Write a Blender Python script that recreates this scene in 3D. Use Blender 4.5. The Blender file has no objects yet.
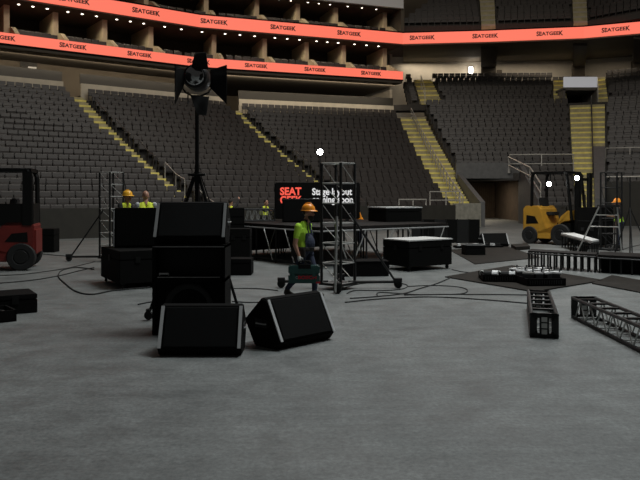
import bpy, bmesh, math, random
from mathutils import Vector, Matrix
import numpy as np
random.seed(7)
C = bpy.context.scene.collection
S = bpy.context.scene
PI = math.pi
H = 1.85; F = 700.0; HZ = 196.0
# ---------------- camera, world, lights, exposure ----------------
cam = bpy.data.objects.new('camera', bpy.data.cameras.new('camera')); C.objects.link(cam)
cam.location = (0, 0, H); cam.rotation_euler = (PI/2, 0, 0)
cam.data.sensor_width = 36; cam.data.lens = 36*F/640; cam.data.shift_y = -(240-HZ)/640
cam.data.clip_end = 400; S.camera = cam
S.view_settings.view_transform = 'Standard'; S.view_settings.look = 'None'
S.view_settings.gamma = 1; S.view_settings.exposure = 0.0; S.view_settings.use_curve_mapping = False
w = bpy.data.worlds.new('arena_dim'); S.world = w; w.use_nodes = True
w.node_tree.nodes['Background'].inputs[0].default_value = (1.0, .97, .93, 1)
w.node_tree.nodes['Background'].inputs[1].default_value = 0.035
def lamp(name, kind, loc, power, col, size=1, target=None, spot=None, blend=.5, size_y=None):
    l = bpy.data.lights.new(name, kind); l.energy = power; l.color = col
    if kind == 'AREA':
        l.size = size
        if size_y: l.shape = 'RECTANGLE'; l.size_y = size_y
    elif kind == 'SPOT': l.shadow_soft_size = size; l.spot_size = spot; l.spot_blend = blend
    else: l.shadow_soft_size = size
    o = bpy.data.objects.new(name, l); C.objects.link(o); o.location = loc
    if target is not None:
        o.rotation_euler = (Vector(target)-Vector(loc)).to_track_quat('-Z', 'Y').to_euler()
    return o
# ceiling rig of the arena, high over the floor
lamp('ceiling_light', 'AREA', (7, 13, 20), 2900, (0.93, 1.0, 1.0), 7)
lamp('ceiling_light', 'AREA', (4, 26, 25), 2100, (1.0, .98, .96), 9)
lamp('stand_light', 'AREA', (-6, 22, 24), 800, (1.0, .88, .70), 4, target=(-10, 44, 4))
lamp('stand_light', 'AREA', (12, 22, 24), 1150, (1.0, .86, .66), 4, target=(12, 52, 6))

# ---------------- helpers ----------------
def gp(px, py, z=0.0):
    """point at height z seen at pixel"""
    d = F*(H-z)/(py-HZ); return Vector(((px-320)/F*d, d, z))
def dp(px, d, z=0.0): return Vector(((px-320)/F*d, d, z))
def lerp(a, b, t): return a + (b-a)*t

MATS = {}
def mat(name, col, rough=.6, metal=0, noise=0, nscale=6, spec=.5, emit=None, estr=0, bump=0, bscale=40, alpha=1, trans=0):
    if name in MATS: return MATS[name]
    m = bpy.data.materials.new(name); m.use_nodes = True; nt = m.node_tree; b = nt.nodes['Principled BSDF']
    b.inputs['Base Color'].default_value = (*col, 1); b.inputs['Roughness'].default_value = rough
    b.inputs['Metallic'].default_value = metal; b.inputs['Specular IOR Level'].default_value = spec
    tc = nt.nodes.new('ShaderNodeTexCoord')
    if noise:
        n = nt.nodes.new('ShaderNodeTexNoise'); n.inputs['Scale'].default_value = nscale; n.inputs['Detail'].default_value = 6
        nt.links.new(tc.outputs['Object'], n.inputs['Vector'])
        r = nt.nodes.new('ShaderNodeValToRGB'); e = r.color_ramp.elements
        e[0].position = .3; e[1].position = .7
        e[0].color = (*[c*(1-noise) for c in col], 1); e[1].color = (*[min(1, c*(1+noise)) for c in col], 1)
        nt.links.new(n.outputs['Fac'], r.inputs['Fac']); nt.links.new(r.outputs['Color'], b.inputs['Base Color'])
    if bump:
        n2 = nt.nodes.new('ShaderNodeTexNoise'); n2.inputs['Scale'].default_value = bscale
        nt.links.new(tc.outputs['Object'], n2.inputs['Vector'])
        bp = nt.nodes.new('ShaderNodeBump'); bp.inputs['Strength'].default_value = bump; bp.inputs['Distance'].default_value = .01
        nt.links.new(n2.outputs['Fac'], bp.inputs['Height']); nt.links.new(bp.outputs['Normal'], b.inputs['Normal'])
    if emit: b.inputs['Emission Color'].default_value = (*emit, 1); b.inputs['Emission Strength'].default_value = estr
    if trans: b.inputs['Transmission Weight'].default_value = trans
    MATS[name] = m; return m

class MB:
    def __init__(s): s.v = []; s.f = []; s.mi = []; s.m = 0
    def add(s, vs, fs):
        k = len(s.v); s.v += [tuple(x) for x in vs]; s.f += [tuple(i+k for i in f) for f in fs]; s.mi += [s.m]*len(fs)
    def box(s, c, size, rz=0, M=None):
        x, y, z = [a/2 for a in size]
        vs = [Vector((i*x, j*y, k*z)) for k in (-1, 1) for j in (-1, 1) for i in (-1, 1)]
        R = M or Matrix.Rotation(rz, 3, 'Z')
        vs = [R @ v + Vector(c) for v in vs]
        s.add(vs, [(0, 2, 3, 1), (4, 5, 7, 6), (0, 1, 5, 4), (2, 6, 7, 3), (0, 4, 6, 2), (1, 3, 7, 5)]); return s
    def bbox(s, a, b): return s.box([(p+q)/2 for p, q in zip(a, b)], [abs(q-p) for p, q in zip(a, b)])
    def cyl(s, p, q, r0, r1=None, n=8, cap=True):
        p = Vector(p); q = Vector(q); r1 = r0 if r1 is None else r1
        d = (q-p).normalized(); u = d.orthogonal().normalized(); w_ = d.cross(u)
        vs = []
        for c, r in ((p, r0), (q, r1)):
            for i in range(n):
                a = 2*PI*i/n; vs.append(c+(u*math.cos(a)+w_*math.sin(a))*r)
        fs = [(i, (i+1) % n, n+(i+1) % n, n+i) for i in range(n)]
        if cap: fs += [tuple(reversed(range(n))), tuple(range(n, 2*n))]
        s.add(vs, fs); return s
    def tube(s, pts, r, n=6):
        pts = [Vector(p) for p in pts]; vs = []; m = len(pts); up = Vector((0, 0, 1))
        for i, p in enumerate(pts):
            d = (pts[min(i+1, m-1)]-pts[max(i-1, 0)]).normalized()
            u = d.cross(up)
            u = u.normalized() if u.length > 1e-3 else Vector((1, 0, 0)); w_ = u.cross(d)
            for k in range(n):
                a = 2*PI*k/n; vs.append(p+(u*math.cos(a)+w_*math.sin(a))*r)
        fs = [(i*n+k, i*n+(k+1) % n, (i+1)*n+(k+1) % n, (i+1)*n+k) for i in range(m-1) for k in range(n)]
        fs += [tuple(reversed(range(n))), tuple(range((m-1)*n, m*n))]
        s.add(vs, fs); return s
    def prism(s, prof, a, b, axis='x'):
        """prof: list of 2D points; extruded from a to b on axis; x: (y,z)  y: (x,z)  z: (x,y)"""
        n = len(prof); mk = {'x': lambda t, p: (t, p[0], p[1]), 'y': lambda t, p: (p[0], t, p[1]), 'z': lambda t, p: (p[0], p[1], t)}[axis]
        vs = [mk(a, p) for p in prof]+[mk(b, p) for p in prof]
        fs = [(i, (i+1) % n, n+(i+1) % n, n+i) for i in range(n)]+[tuple(reversed(range(n))), tuple(range(n, 2*n))]
        s.add(vs, fs); return s
    def lathe(s, prof, c=(0, 0, 0), axis=(0, 0, 1), n=20):
        ax = Vector(axis).normalized(); u = ax.orthogonal().normalized(); w_ = ax.cross(u); c = Vector(c); vs = []
        for r, t in prof:
            for k in range(n):
                a = 2*PI*k/n; vs.append(c+ax*t+(u*math.cos(a)+w_*math.sin(a))*max(r, 1e-4))
        m = len(prof)
        fs = [(i*n+k, i*n+(k+1) % n, (i+1)*n+(k+1) % n, (i+1)*n+k) for i in range(m-1) for k in range(n)]
        s.add(vs, fs); return s
    def slab(s, poly, z0, z1):
        n = len(poly); vs = [(p[0], p[1], z0) for p in poly]+[(p[0], p[1], z1) for p in poly]
        s.add(vs, [(i, (i+1) % n, n+(i+1) % n, n+i) for i in range(n)]+[tuple(reversed(range(n))), tuple(range(n, 2*n))]); return s
    def wall(s, p, q, z0, z1, t=.15):
        """vertical wall p->q, thickness t to the left"""
        p = Vector((p[0], p[1])); q = Vector((q[0], q[1])); d = (q-p).normalized(); nrm = Vector((-d.y, d.x))*t
        return s.slab([p, q, q+nrm, p+nrm], z0, z1)
    def build(s, name, m=None, parent=None, smooth=False, bevel=0, **kw):
        me = bpy.data.meshes.new(name); me.from_pydata(s.v, [], s.f)
        ms = m if isinstance(m, (list, tuple)) else [m]
        for x in ms: me.materials.append(x)
        if len(ms) > 1: me.polygons.foreach_set('material_index', s.mi)
        bm = bmesh.new(); bm.from_mesh(me); bmesh.ops.recalc_face_normals(bm, faces=bm.faces)
        if bevel: bmesh.ops.bevel(bm, geom=[e for e in bm.edges if len(e.link_faces) == 2 and e.calc_face_angle(0) > .5], offset=bevel, segments=2, affect='EDGES', clamp_overlap=True)
        bm.to_mesh(me); bm.free()
        if smooth:
            for p in me.polygons: p.use_smooth = True
        o = bpy.data.objects.new(name, me); C.objects.link(o)
        if parent: o.parent = parent
        for k, v in kw.items(): o[k] = v
        return o
def empty(name, loc, rz=0, label=None, cat=None, group=None):
    o = bpy.data.objects.new(name, None); C.objects.link(o); o.location = loc; o.rotation_euler = (0, 0, rz)
    o.empty_display_size = .1
    return tag(o, label, cat, group)
def tag(o, label=None, cat=None, group=None):
    if label: o['label'] = label
    if cat: o['category'] = cat
    if group: o['group'] = group
    return o
def kids(o): return [c for c in bpy.data.objects if c.parent == o]
TREE = {}
def tree(o):
    if o.name not in TREE: TREE[o.name] = [(c, kids(c)) for c in kids(o)]
    return TREE[o.name]
def dup(o, loc, rz, label=None, group=None):
    r = o.copy(); C.objects.link(r); r.location = loc; r.rotation_euler = (0, 0, rz)
    if label: r['label'] = label
    if group: r['group'] = group
    for ch, gs in tree(o):
        c = ch.copy(); C.objects.link(c); c.parent = r
        for g in gs: d = g.copy(); C.objects.link(d); d.parent = c
    return r
def struct(name, mb, m, parent=None, **k):
    o = mb.build(name, m, parent, **k)
    if not parent: o['kind'] = 'structure'
    return o
def text_obj(txt, size, m, loc, rot, parent=None, name='lettering', bold=.0, depth=.004, align='CENTER', sx=1.0, label=None):
    cu = bpy.data.curves.new('t', 'FONT'); cu.body = txt; cu.size = size; cu.extrude = depth; cu.offset = bold
    cu.align_x = align; cu.align_y = 'CENTER'; cu.resolution_u = 3
    t = bpy.data.objects.new('t', cu); C.objects.link(t); bpy.context.view_layer.update()
    dg = bpy.context.evaluated_depsgraph_get(); me = bpy.data.meshes.new_from_object(t.evaluated_get(dg))
    bpy.data.objects.remove(t); bpy.data.curves.remove(cu)
    me.materials.clear(); me.materials.append(m)
    for v in me.vertices: v.co.x *= sx
    o = bpy.data.objects.new(name, me); C.objects.link(o); o.location = loc; o.rotation_euler = rot
    if parent: o.parent = parent
    if label: o['label'] = label
    return o

# ---------------- materials ----------------
M_floor = mat('concrete_floor', (.15, .16, .165), .62)
nt = M_floor.node_tree; b = nt.nodes['Principled BSDF']; tc = [n for n in nt.nodes if n.type == 'TEX_COORD'][0]
def nz(scale, detail=6, rough=.6, vec=None):
    n = nt.nodes.new('ShaderNodeTexNoise'); n.inputs['Scale'].default_value = scale; n.inputs['Detail'].default_value = detail
    n.inputs['Roughness'].default_value = rough; nt.links.new(vec or tc.outputs['Object'], n.inputs['Vector']); return n
def ramp(src, p0, c0, p1, c1):
    r = nt.nodes.new('ShaderNodeValToRGB'); e = r.color_ramp.elements
    e[0].position = p0; e[1].position = p1; e[0].color = (*c0, 1); e[1].color = (*c1, 1); nt.links.new(src, r.inputs['Fac']); return r
def mixc(a_, b_, fac=None, mode='MIX', f=1):
    x = nt.nodes.new('ShaderNodeMixRGB'); x.blend_type = mode; x.inputs[0].default_value = f
    if fac: nt.links.new(fac, x.inputs[0])
    nt.links.new(a_, x.inputs[1]); nt.links.new(b_, x.inputs[2]); return x
big = ramp(nz(.35, 5).outputs['Fac'], .3, (.120, .127, .126), .7, (.172, .180, .176))
med = ramp(nz(2.2, 8, .7).outputs['Fac'], .34, (.74, .74, .74), .66, (1.2, 1.2, 1.2))
mp = nt.nodes.new('ShaderNodeMapping'); mp.inputs['Scale'].default_value = (1.2, 5, 1); mp.inputs['Rotation'].default_value = (0, 0, .5)
nt.links.new(tc.outputs['Object'], mp.inputs['Vector'])
scr = ramp(nz(6.5, 12, .85, mp.outputs['Vector']).outputs['Fac'], .58, (0, 0, 0), .70, (.10, .10, .097))
x1 = mixc(big.outputs[0], med.outputs[0], mode='MULTIPLY'); fin = ramp(nz(22, 8, .8).outputs['Fac'], .38, (.70, .70, .70), .62, (1.28, 1.28, 1.28))
mp2 = nt.nodes.new('ShaderNodeMapping'); mp2.inputs['Scale'].default_value = (.5, 2.6, 1); mp2.inputs['Rotation'].default_value = (0, 0, -.15)
nt.links.new(tc.outputs['Object'], mp2.inputs['Vector'])
stk = ramp(nz(2.4, 8, .7, mp2.outputs['Vector']).outputs['Fac'], .35, (.86, .86, .86), .65, (1.12, 1.12, 1.12))
x1b = mixc(x1.outputs[0], fin.outputs[0], mode='MULTIPLY'); x1c = mixc(x1b.outputs[0], stk.outputs[0], mode='MULTIPLY')
x2 = mixc(x1c.outputs[0], scr.outputs[0], mode='ADD')
nt.links.new(x2.outputs[0], b.inputs['Base Color'])
rr = ramp(nz(1.1, 6).outputs['Fac'], .3, (.5, .5, .5), .7, (.75, .75, .75)); nt.links.new(rr.outputs[0], b.inputs['Roughness'])
M_conc = mat('stand_concrete', (.135, .125, .11), .85, noise=.2, nscale=2)
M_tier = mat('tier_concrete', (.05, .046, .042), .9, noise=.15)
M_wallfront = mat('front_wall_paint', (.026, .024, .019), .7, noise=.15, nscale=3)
M_pillar = mat('bare_concrete', (.26, .25, .21), .85, noise=.2, nscale=5)
M_pwall = mat('portal_board', (.11, .11, .11), .6, noise=.15, nscale=4)
M_white = mat('cream_wall_paint', (.45, .41, .35), .8, noise=.06, nscale=2)
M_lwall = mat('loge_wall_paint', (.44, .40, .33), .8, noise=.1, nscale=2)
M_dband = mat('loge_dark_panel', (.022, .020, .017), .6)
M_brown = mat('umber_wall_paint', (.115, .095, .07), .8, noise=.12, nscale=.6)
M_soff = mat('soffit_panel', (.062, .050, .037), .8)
M_curtain = mat('brown_curtain', (.060, .042, .028), .9, noise=.2, nscale=2)
M_seat = mat('dark_seat_plastic', (.043, .037, .034), .5, noise=.12, nscale=1.3)
M_seat2 = mat('dark_seat_fabric', (.031, .027, .026), .8)
M_step = mat('stair_concrete', (.42, .37, .22), .85, noise=.2, nscale=3)
M_nose = mat('yellow_nosing', (.85, .74, .20), .6, noise=.15, nscale=4)
M_rail = mat('brushed_rail', (.50, .48, .44), .4, metal=.3)
M_darkrail = mat('dark_rail', (.05, .05, .05), .5, metal=.3)
M_led = mat('ribbon_led', (.02, .02, .02), .5, emit=(1.0, .185, .115), estr=.98)
M_ledtxt = mat('ribbon_black', (.01, .01, .01), .6)
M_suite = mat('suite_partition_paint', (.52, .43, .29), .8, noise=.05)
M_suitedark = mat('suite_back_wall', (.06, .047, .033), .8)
M_suitechair = mat('suite_chair_fabric', (.035, .03, .028), .6)
M_silver = mat('grey_fascia', (.80, .80, .82), .5)
M_panel = mat('glowing_gate_panel', (.7, .7, .7), .5, emit=(.9, .92, 1), estr=.22)  # slight emission added so the white panel reads bright
M_blk = mat('black_paint', (.0035, .0034, .0032), .5, spec=.25)
M_blk2 = mat('black_carpet_case', (.0048, .0046, .0044), .85, spec=.12, bump=.3, bscale=300)
M_grille = mat('speaker_grille', (.003, .003, .003), .7, spec=.12, bump=.5, bscale=500)
M_alu = mat('aluminium_edge', (.42, .42, .42), .38, metal=.5)
M_greyedge = mat('grey_edge_strip', (.30, .30, .30), .5)
M_steel = mat('galvanised_tube', (.50, .50, .48), .4, metal=.5)
M_truss = mat('black_truss_paint', (.012, .012, .012), .5, metal=.2)
M_rub = mat('black_rubber', (.010, .010, .010), .75)
M_deck = mat('stage_plywood', (.013, .011, .010), .8, spec=.2, noise=.25, nscale=2)
M_mat = mat('dark_floor_panel', (.022, .019, .016), .85, spec=.2, noise=.25, nscale=3)
M_yel = mat('forklift_yellow', (.52, .27, .03), .45, noise=.1, nscale=4)
M_red = mat('forklift_red', (.16, .014, .010), .5, noise=.15, nscale=4)
M_lamp = mat('lamp_white', (1, 1, 1), .5, emit=(1, 1, .97), estr=30)
M_down = mat('downlight_warm', (1, 1, 1), .5, emit=(1, .9, .75), estr=4.5)
M_glow = mat('wall_lamp_warm', (1, 1, 1), .5, emit=(1, .93, .82), estr=5)
M_glassd = mat('tinted_glass', (.02, .02, .02), .06, spec=1.0); M_glassd.node_tree.nodes['Principled BSDF'].inputs['IOR'].default_value = 2.6
M_whitetx = mat('screen_white', (.1, .1, .1), .5, emit=(.9, .9, .9), estr=.75)
M_redtx = mat('screen_red', (.1, .0, .0), .5, emit=(1, .12, .08), estr=.9)
M_wood = mat('pale_plastic', (.8, .8, .8), .5)
M_pale = mat('pale_laminate', (.60, .60, .59), .6)
M_strip = mat('bright_edge_strip', (.52, .52, .52), .5)
# ---------------- bowl geometry ----------------
V2 = lambda x, y: Vector((x, y, 0))
def front_pt(px):
    d = 36.7/(1-.569*(px-320)/F); return V2((px-320)/F*d, d)
def rear_pt(px):
    if px < 239: d = 59.55/(1-.76*(px-320)/F)
    else:
        s = 4.3/12.6; d = (55.1+5.8*s)/(1-s*(px-320)/F)
    return V2((px-320)/F*d, d)
RB = [V2(-32, 34.2), V2(-19.8, 43.2), V2(-8.8, 51.3), V2(6.76, 57.0), V2(13.5, 56.2), V2(20.7, 54.9), V2(34, 49.0)]
def rib_pt(px, off=0.0):
    """point on the ribbon line seen at px; off = metres behind it"""
    u = (px-320)/F
    for a_, b_ in zip(RB, RB[1:]):
        den = (b_.x-a_.x)-u*(b_.y-a_.y)
        t = (u*a_.y-a_.x)/den
        if -1e-6 <= t <= 1+1e-6 or (b_ is RB[-1]) or (a_ is RB[0] and t < 0):
            p = lerp(a_, b_, t); d = (b_-a_).normalized(); n_ = Vector((-d.y, d.x, 0))
            return p+n_*off, d, n_
def zA(n): return .6+.29*n+.0035*n*n
def zD(n): return .6+.32*n+.0040*n*n

flr = MB(); flr.slab([(-45, -6), (45, -6), (45, 75), (-45, 75)], -.3, 0)
struct('floor', flr, M_floor)

# seats prototype
def seat_parts():
    bk = MB()
    prof = [(-.035, .40), (.0, .40), (.095, .80), (.085, .86), (.045, .87), (.03, .84)]
    n = len(prof)
    for x0, x1 in ((-.235, .235),): bk.prism(prof, x0, x1, 'x')
    pan = MB(); pan.prism([(-.10, .40), (-.04, .38), (.05, .64), (.0, .66), (-.07, .62)], -.215, .215, 'x')
    arm = MB()
    for s_ in (-1,):
        arm.bbox((s_*.262-.02, -.16, .0), (s_*.262+.02, -.06, .56)); arm.bbox((s_*.262-.026, -.24, .56), (s_*.262+.026, .05, .60))
    return bk, pan, arm
bk, pan, arm = seat_parts()
seat0 = empty('arena_seat', (0, 0, -50), 0, 'x', 'seat', 'folding seats of the lower left stands')
bk.build('backrest', M_seat, seat0); pan.build('seat_pan', M_seat2, seat0); arm.build('armrest', M_seat2, seat0)
SEATS = []      # (pos, rz, section, row)
def section(name, F0, F1, R0, R1, n0, n1, N, zf, seats=True, mt=None, pitch=.53, sec=None, base=None, skip=None):
    """stepped tier between two radial edges"""
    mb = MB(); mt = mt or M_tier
    for n in range(n0, n1):
        t0, t1 = n/N, (n+1)/N
        a0, b0, a1, b1 = lerp(F0, R0, t0), lerp(F1, R1, t0), lerp(F0, R0, t1), lerp(F1, R1, t1)
        mb.slab([a0, b0, b1, a1], (zf(n)-.5 if base is None else base), zf(n))
        if not seats: continue
        tm = (n+.66)/N; p, q = lerp(F0, R0, tm), lerp(F1, R1, tm)
        L = (q-p).length; k = int((L/2-.28)/pitch); d = (q-p).normalized(); rz = math.atan2(d.y, d.x)
        odd = (L/2-.28)/pitch-k > .5
        for i in range(-k, k+1+(1 if odd else 0)):
            s_ = L/2+i*pitch-(pitch/2 if odd else 0); pt = p+d*s_
            if skip and skip(n, pt): continue
            SEATS.append((Vector((pt.x, pt.y, zf(n))), rz, sec or name, n))
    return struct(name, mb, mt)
f, r = front_pt, rear_pt
section('floor_tier_left', f(-140), f(209), r(-170), r(66), 0, 22, 22, zA, sec='A')
section('floor_tier_centre_left', f(222), f(361), r(83), r(227), 0, 22, 22, zA, sec='B')
section('floor_tier_centre', f(372), V2(7.95, 41.2), r(239), r(397), 0, 22, 22, zA, sec='C')
DF0, DR0 = V2(10.1, 42.0), V2(8.8, 59.0)
DF1, DR1 = V2(15.1, 41.3), V2(20.7, 58.2)
NP = 8; PX0, PX1 = 9.6, 13.1
def dl(t): return lerp(DF0, DR0, t)
def dr(t): return lerp(DF1, DR1, t)
# right of the tunnel, rows 0..7
E0F, E1F = V2(13.2, 41.6), DF1
t8 = NP/22
k8 = V2(13.8, 0); p8 = lerp(dl(t8), dr(t8), (13.8-dl(t8).x)/(dr(t8).x-dl(t8).x))
section('floor_tier_right_low', V2(13.2, 41.55), DF1, V2(13.2, 41.55)+(p8-V2(13.2, 41.55))*22/8, DR1, 0, 8, 22, zD, sec='D')
section('floor_tier_right', DF0, DF1, DR0, DR1, 8, 22, 22, zD, sec='D')
# far right stand
EF0, EF1, ER0, ER1 = V2(16.75, 41.0), V2(27, 36.6), V2(23.4, 57.4), V2(37, 51.5)
section('floor_tier_far_right', EF0, EF1, ER0, ER1, 4, 22, 22, zD, sec='E', base=0)
# cross aisle and upper rows behind the right stand
def upz(n): return zD(22)+.25+.53*n
crs = MB(); crs.slab([V2(6.3, 59.3), DR0, DR1, ER0, ER1, ER1+V2(.8, 1.7), ER0+V2(.6, 1.7), DR1+V2(.4, 1.7), DR0+V2(0, 1.7), V2(6.2, 61)], zD(21), zD(22))
struct('floor_cross_aisle', crs, M_tier)
def upsec(name, pxf0, pxf1, pxr0, pxr1, df0, df1, sec, n=6):
    dd = 5.4
    F0, F1 = V2((pxf0-320)/F*df0, df0), V2((pxf1-320)/F*df1, df1)
    R0, R1 = V2((pxr0-320)/F*(df0+dd), df0+dd), V2((pxr1-320)/F*(df1+dd), df1+dd)
    return section(name, F0, F1, R0, R1, 0, n, n, upz, sec=sec)
upsec('floor_tier_upper_corner', 409, 421, 403, 413, 60.8, 60.8, 'U')
upsec('floor_tier_upper_middle', 444, 553, 431, 553, 60.5, 60.0, 'U')
upsec('floor_tier_upper_right', 609, 700, 605, 700, 59.0, 55.0, 'U')
# seat row over the vomitory
gz = upz(4)+.1
section('floor_tier_over_gate', V2(21.3, 64.2), V2(24.6, 63.6), V2(21.5, 65), V2(24.8, 64.5), 0, 1, 1, lambda n: 12.0, sec='U')

# upper deck
def zU(n): return 15.9+.62*n
def udp(px, d): return V2((px-320)/F*d, d)
section('floor_tier_top_corner', udp(397, 58), udp(481, 57.5), udp(452, 66.5), udp(478, 66), 0, 10, 10, zU, sec='T')
section('floor_tier_top_middle', udp(496, 57.2), udp(573, 56.4), udp(494, 65.7), udp(571, 65), 0, 10, 10, zU, sec='T')
section('floor_tier_top_right', udp(588, 56.2), udp(700, 50.5), udp(586, 64.6), udp(700, 58), 0, 10, 10, zU, sec='T')

# stairs
def stairs(name, F0, F1, R0, R1, n0, n1, N, zf, nm=None):
    mb = MB(); no = MB()
    for n in range(n0, n1):
        for h_ in (0, 1):
            t0, t1 = (n+h_*.5)/N, (n+h_*.5+.5)/N
            z1 = zf(n)+(0 if h_ == 0 else (zf(n+1)-zf(n))/2)
            a0, b0, a1, b1 = lerp(F0, R0, t0), lerp(F1, R1, t0), lerp(F0, R0, t1), lerp(F1, R1, t1)
            mb.slab([a0, b0, b1, a1], z1-.5, z1)
            o_ = (a0-a1)*.04; k = (a1-a0)*.5
            if h_ == 0: no.slab([a0+o_, b0+o_, b0+k, a0+k], z1-.12, z1+.006)
    o = struct(name, mb, M_step); no.build('nosing', nm or M_nose, o); return o
def handrail(label, pts, hgt=.95, r_=.022, m=None, group=None, mid=True):
    """rail on posts following pts (base points)"""
    pts = [Vector(p) for p in pts]; o0 = pts[0]
    e_ = empty('handrail', o0, 0, label, 'handrail', group)
    up = Vector((0, 0, hgt)); tops = [p+up-o0 for p in pts]
    MB().tube([pts[0]-o0]+tops+[pts[-1]-o0], r_, 6).build('top_rail', m or M_rail, e_)
    if mid: MB().tube([p+up*.5-o0 for p in pts], r_*.8, 5).build('middle_rail', m or M_rail, e_)
    for p in pts[1:-1]: MB().cyl(p-o0, p+up-o0, r_*.9, n=6).build('post', m or M_rail, e_)
    return e_
g = .04
stairs('stair_left', f(210), f(221), r(67), r(81.5), 0, 22, 22, zA)
stairs('stair_centre', f(362), f(371), r(228), r(238), 0, 22, 22, zA)
S3 = (V2(8.0, 41.2), V2(9.55, 42.0), r(397.6), V2(8.75, 59.0))
stairs('stair_right', *S3, 0, 8, 22, zA)
S3b = (S3[0], V2(10.05, 42.0), S3[2], S3[3])
stairs('stair_right_upper', *S3b, 8, 22, 22, zA)
S4 = (DF1+V2(.05, 0), EF0-V2(.05, 0), DR1+V2(.05, 0), ER0-V2(.05, 0))
stairs('stair_gate', *S4, 0, 22, 22, zD)
stairs('stair_upper_corner', udp(421.5, 60.7), udp(443.5, 60.6), udp(413.5, 66), udp(430.5, 66), 0, 6, 6, upz)
stairs('stair_upper_middle', udp(553.5, 60), udp(567, 60), udp(553.5, 65.3), udp(566, 65.3), 0, 6, 6, upz)
stairs('stair_upper_right', udp(597.5, 59.7), udp(608.5, 59.2), udp(598, 65), udp(604.5, 64.4), 0, 6, 6, upz)
stairs('stair_top_left', udp(481.5, 57.4), udp(495.5, 57.2), udp(478.5, 66), udp(493.5, 65.8), 0, 10, 10, zU, M_lwall)
stairs('stair_top_right', udp(573.5, 56.3), udp(587.5, 56.2), udp(571.5, 65), udp(585.5, 64.7), 0, 10, 10, zU, M_lwall)

def along(F0, F1, R0, R1, s_, zf, ns, N=22):
    out = []
    for n in ns:
        a_ = lerp(F0, R0, n/N); b_ = lerp(F1, R1, n/N); p = lerp(a_, b_, s_); out.append(Vector((p.x, p.y, zf(int(n))+.0)))
    return out
def railset(quad, zf, s_, where, ranges, grp, m=None, hgt=.9, start=0):
    words = ['lowest', 'second lowest', 'third up', 'fourth up', 'fifth up', 'sixth up']
    for i, (a_, b_) in enumerate(ranges):
        ns = [a_+.3, (a_+b_)/2, b_]
        handrail('%s looped metal handrail on the %s' % (words[i+start], where), along(*quad, s_, zf, ns), hgt, .024, m, grp, mid=False)
railset((f(210), f(221), r(67), r(81.5)), zA, .92, 'stairway left of the spotlight', [(.2, 3), (4, 7)], 'handrails of the left stairway')
railset((f(210), f(221), r(67), r(81.5)), zA, .92, 'stairway left of the spotlight', [(8, 11), (12, 15), (16, 19)], 'handrails of the left stairway', M_darkrail, start=2)
railset((f(362), f(371), r(228), r(238)), zA, .92, 'stairway behind the truss tower', [(.2, 2.6), (8, 11), (12, 15), (17, 20)], 'handrails of the centre stairway', M_darkrail)
handrail('long grey handrail climbing the middle of the wide yellow stairway right of centre', along(*S3, .45, zA, list(range(1, 22))), .95, .036)
handrail('dark handrail down the middle of the stairway below the white gate panel', along(*S4, .62, zD, [7, 10, 13, 16, 19, 21.5]), .95, .045, M_darkrail)
handrail('short grey rail across the lowest seat row by the wide stairway', [Vector((*f(430)[:2], 1.1)), Vector((*f(446)[:2], 1.1)), Vector((*f(460)[:2], 1.1))], 1.0, .04)
handrail('plain horizontal rail in front of the seats above the stage case', [Vector((*f(399)[:2], 1.15)), Vector((*f(413)[:2], 1.15)), Vector((*f(426)[:2], 1.15))], .5, .045, mid=False)
pA, pB = lerp(dl(t8), dr(t8), .44), dr(t8)
handrail('guard rail above the floor tunnel, right of its opening', [Vector((p.x, p.y-.15, zD(8))) for p in (pA, lerp(pA, pB, .5), pB)], 1.25, .05)
handrail('guard rail running down the right edge of the floor tunnel', [Vector((pA.x-.1, pA.y-.2, zD(8))), Vector((13.5, 45.0, 2.6)), Vector((13.15, 41.7, 1.5))], 1.1, .05)
for t_ in (0, ):
    e0, e1 = lerp(EF0, ER0, 4/22), lerp(EF1, ER1, 4/22)
    handrail('long guard rail along the front of the far right stand', [Vector((*lerp(e0, e1, s_)[:2], 2.0)) for s_ in (0, .2, .4, .6, .8, 1)], 1.05, .045)
handrail('guard rail at the foot of the seats right of the gate stairway, mid height', [Vector((*lerp(lerp(EF0, ER0, 10/22), lerp(EF1, ER1, 10/22), s_)[:2], zD(9))) for s_ in (0, .12, .24, .4)], 1.35, .045)
handrail('steel rail on the left edge of the upper corner stairs', [Vector((*udp(425, 60.6)[:2], upz(0))), Vector((*udp(421, 63)[:2], upz(3)))], 1.3, .035)
handrail('grey rail right of the white gate panel', [Vector((*udp(598, 59.6)[:2], upz(0))), Vector((*udp(597.5, 62.5)[:2], upz(3)))], 1.0, .035)

# front walls
def wl(name, pts, z0, z1, m, t=.2, **k):
    mb = MB()
    for a_, b_ in zip(pts, pts[1:]): mb.wall(a_, b_, z0, z1, t)
    return struct(name, mb, m, **k)
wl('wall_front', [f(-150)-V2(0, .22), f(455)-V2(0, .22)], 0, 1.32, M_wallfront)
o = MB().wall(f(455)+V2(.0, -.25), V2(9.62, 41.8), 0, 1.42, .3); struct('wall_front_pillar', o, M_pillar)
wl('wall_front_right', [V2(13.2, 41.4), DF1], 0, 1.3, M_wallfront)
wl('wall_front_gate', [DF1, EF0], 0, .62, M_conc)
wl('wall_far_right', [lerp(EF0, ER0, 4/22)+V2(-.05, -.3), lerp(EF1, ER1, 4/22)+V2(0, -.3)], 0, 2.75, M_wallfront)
mb = MB(); mb.wall(EF0+V2(.0, .0), lerp(EF0, ER0, 4.2/22), 0, 2.6, .15); struct('wall_gate_side', mb, M_conc)
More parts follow.
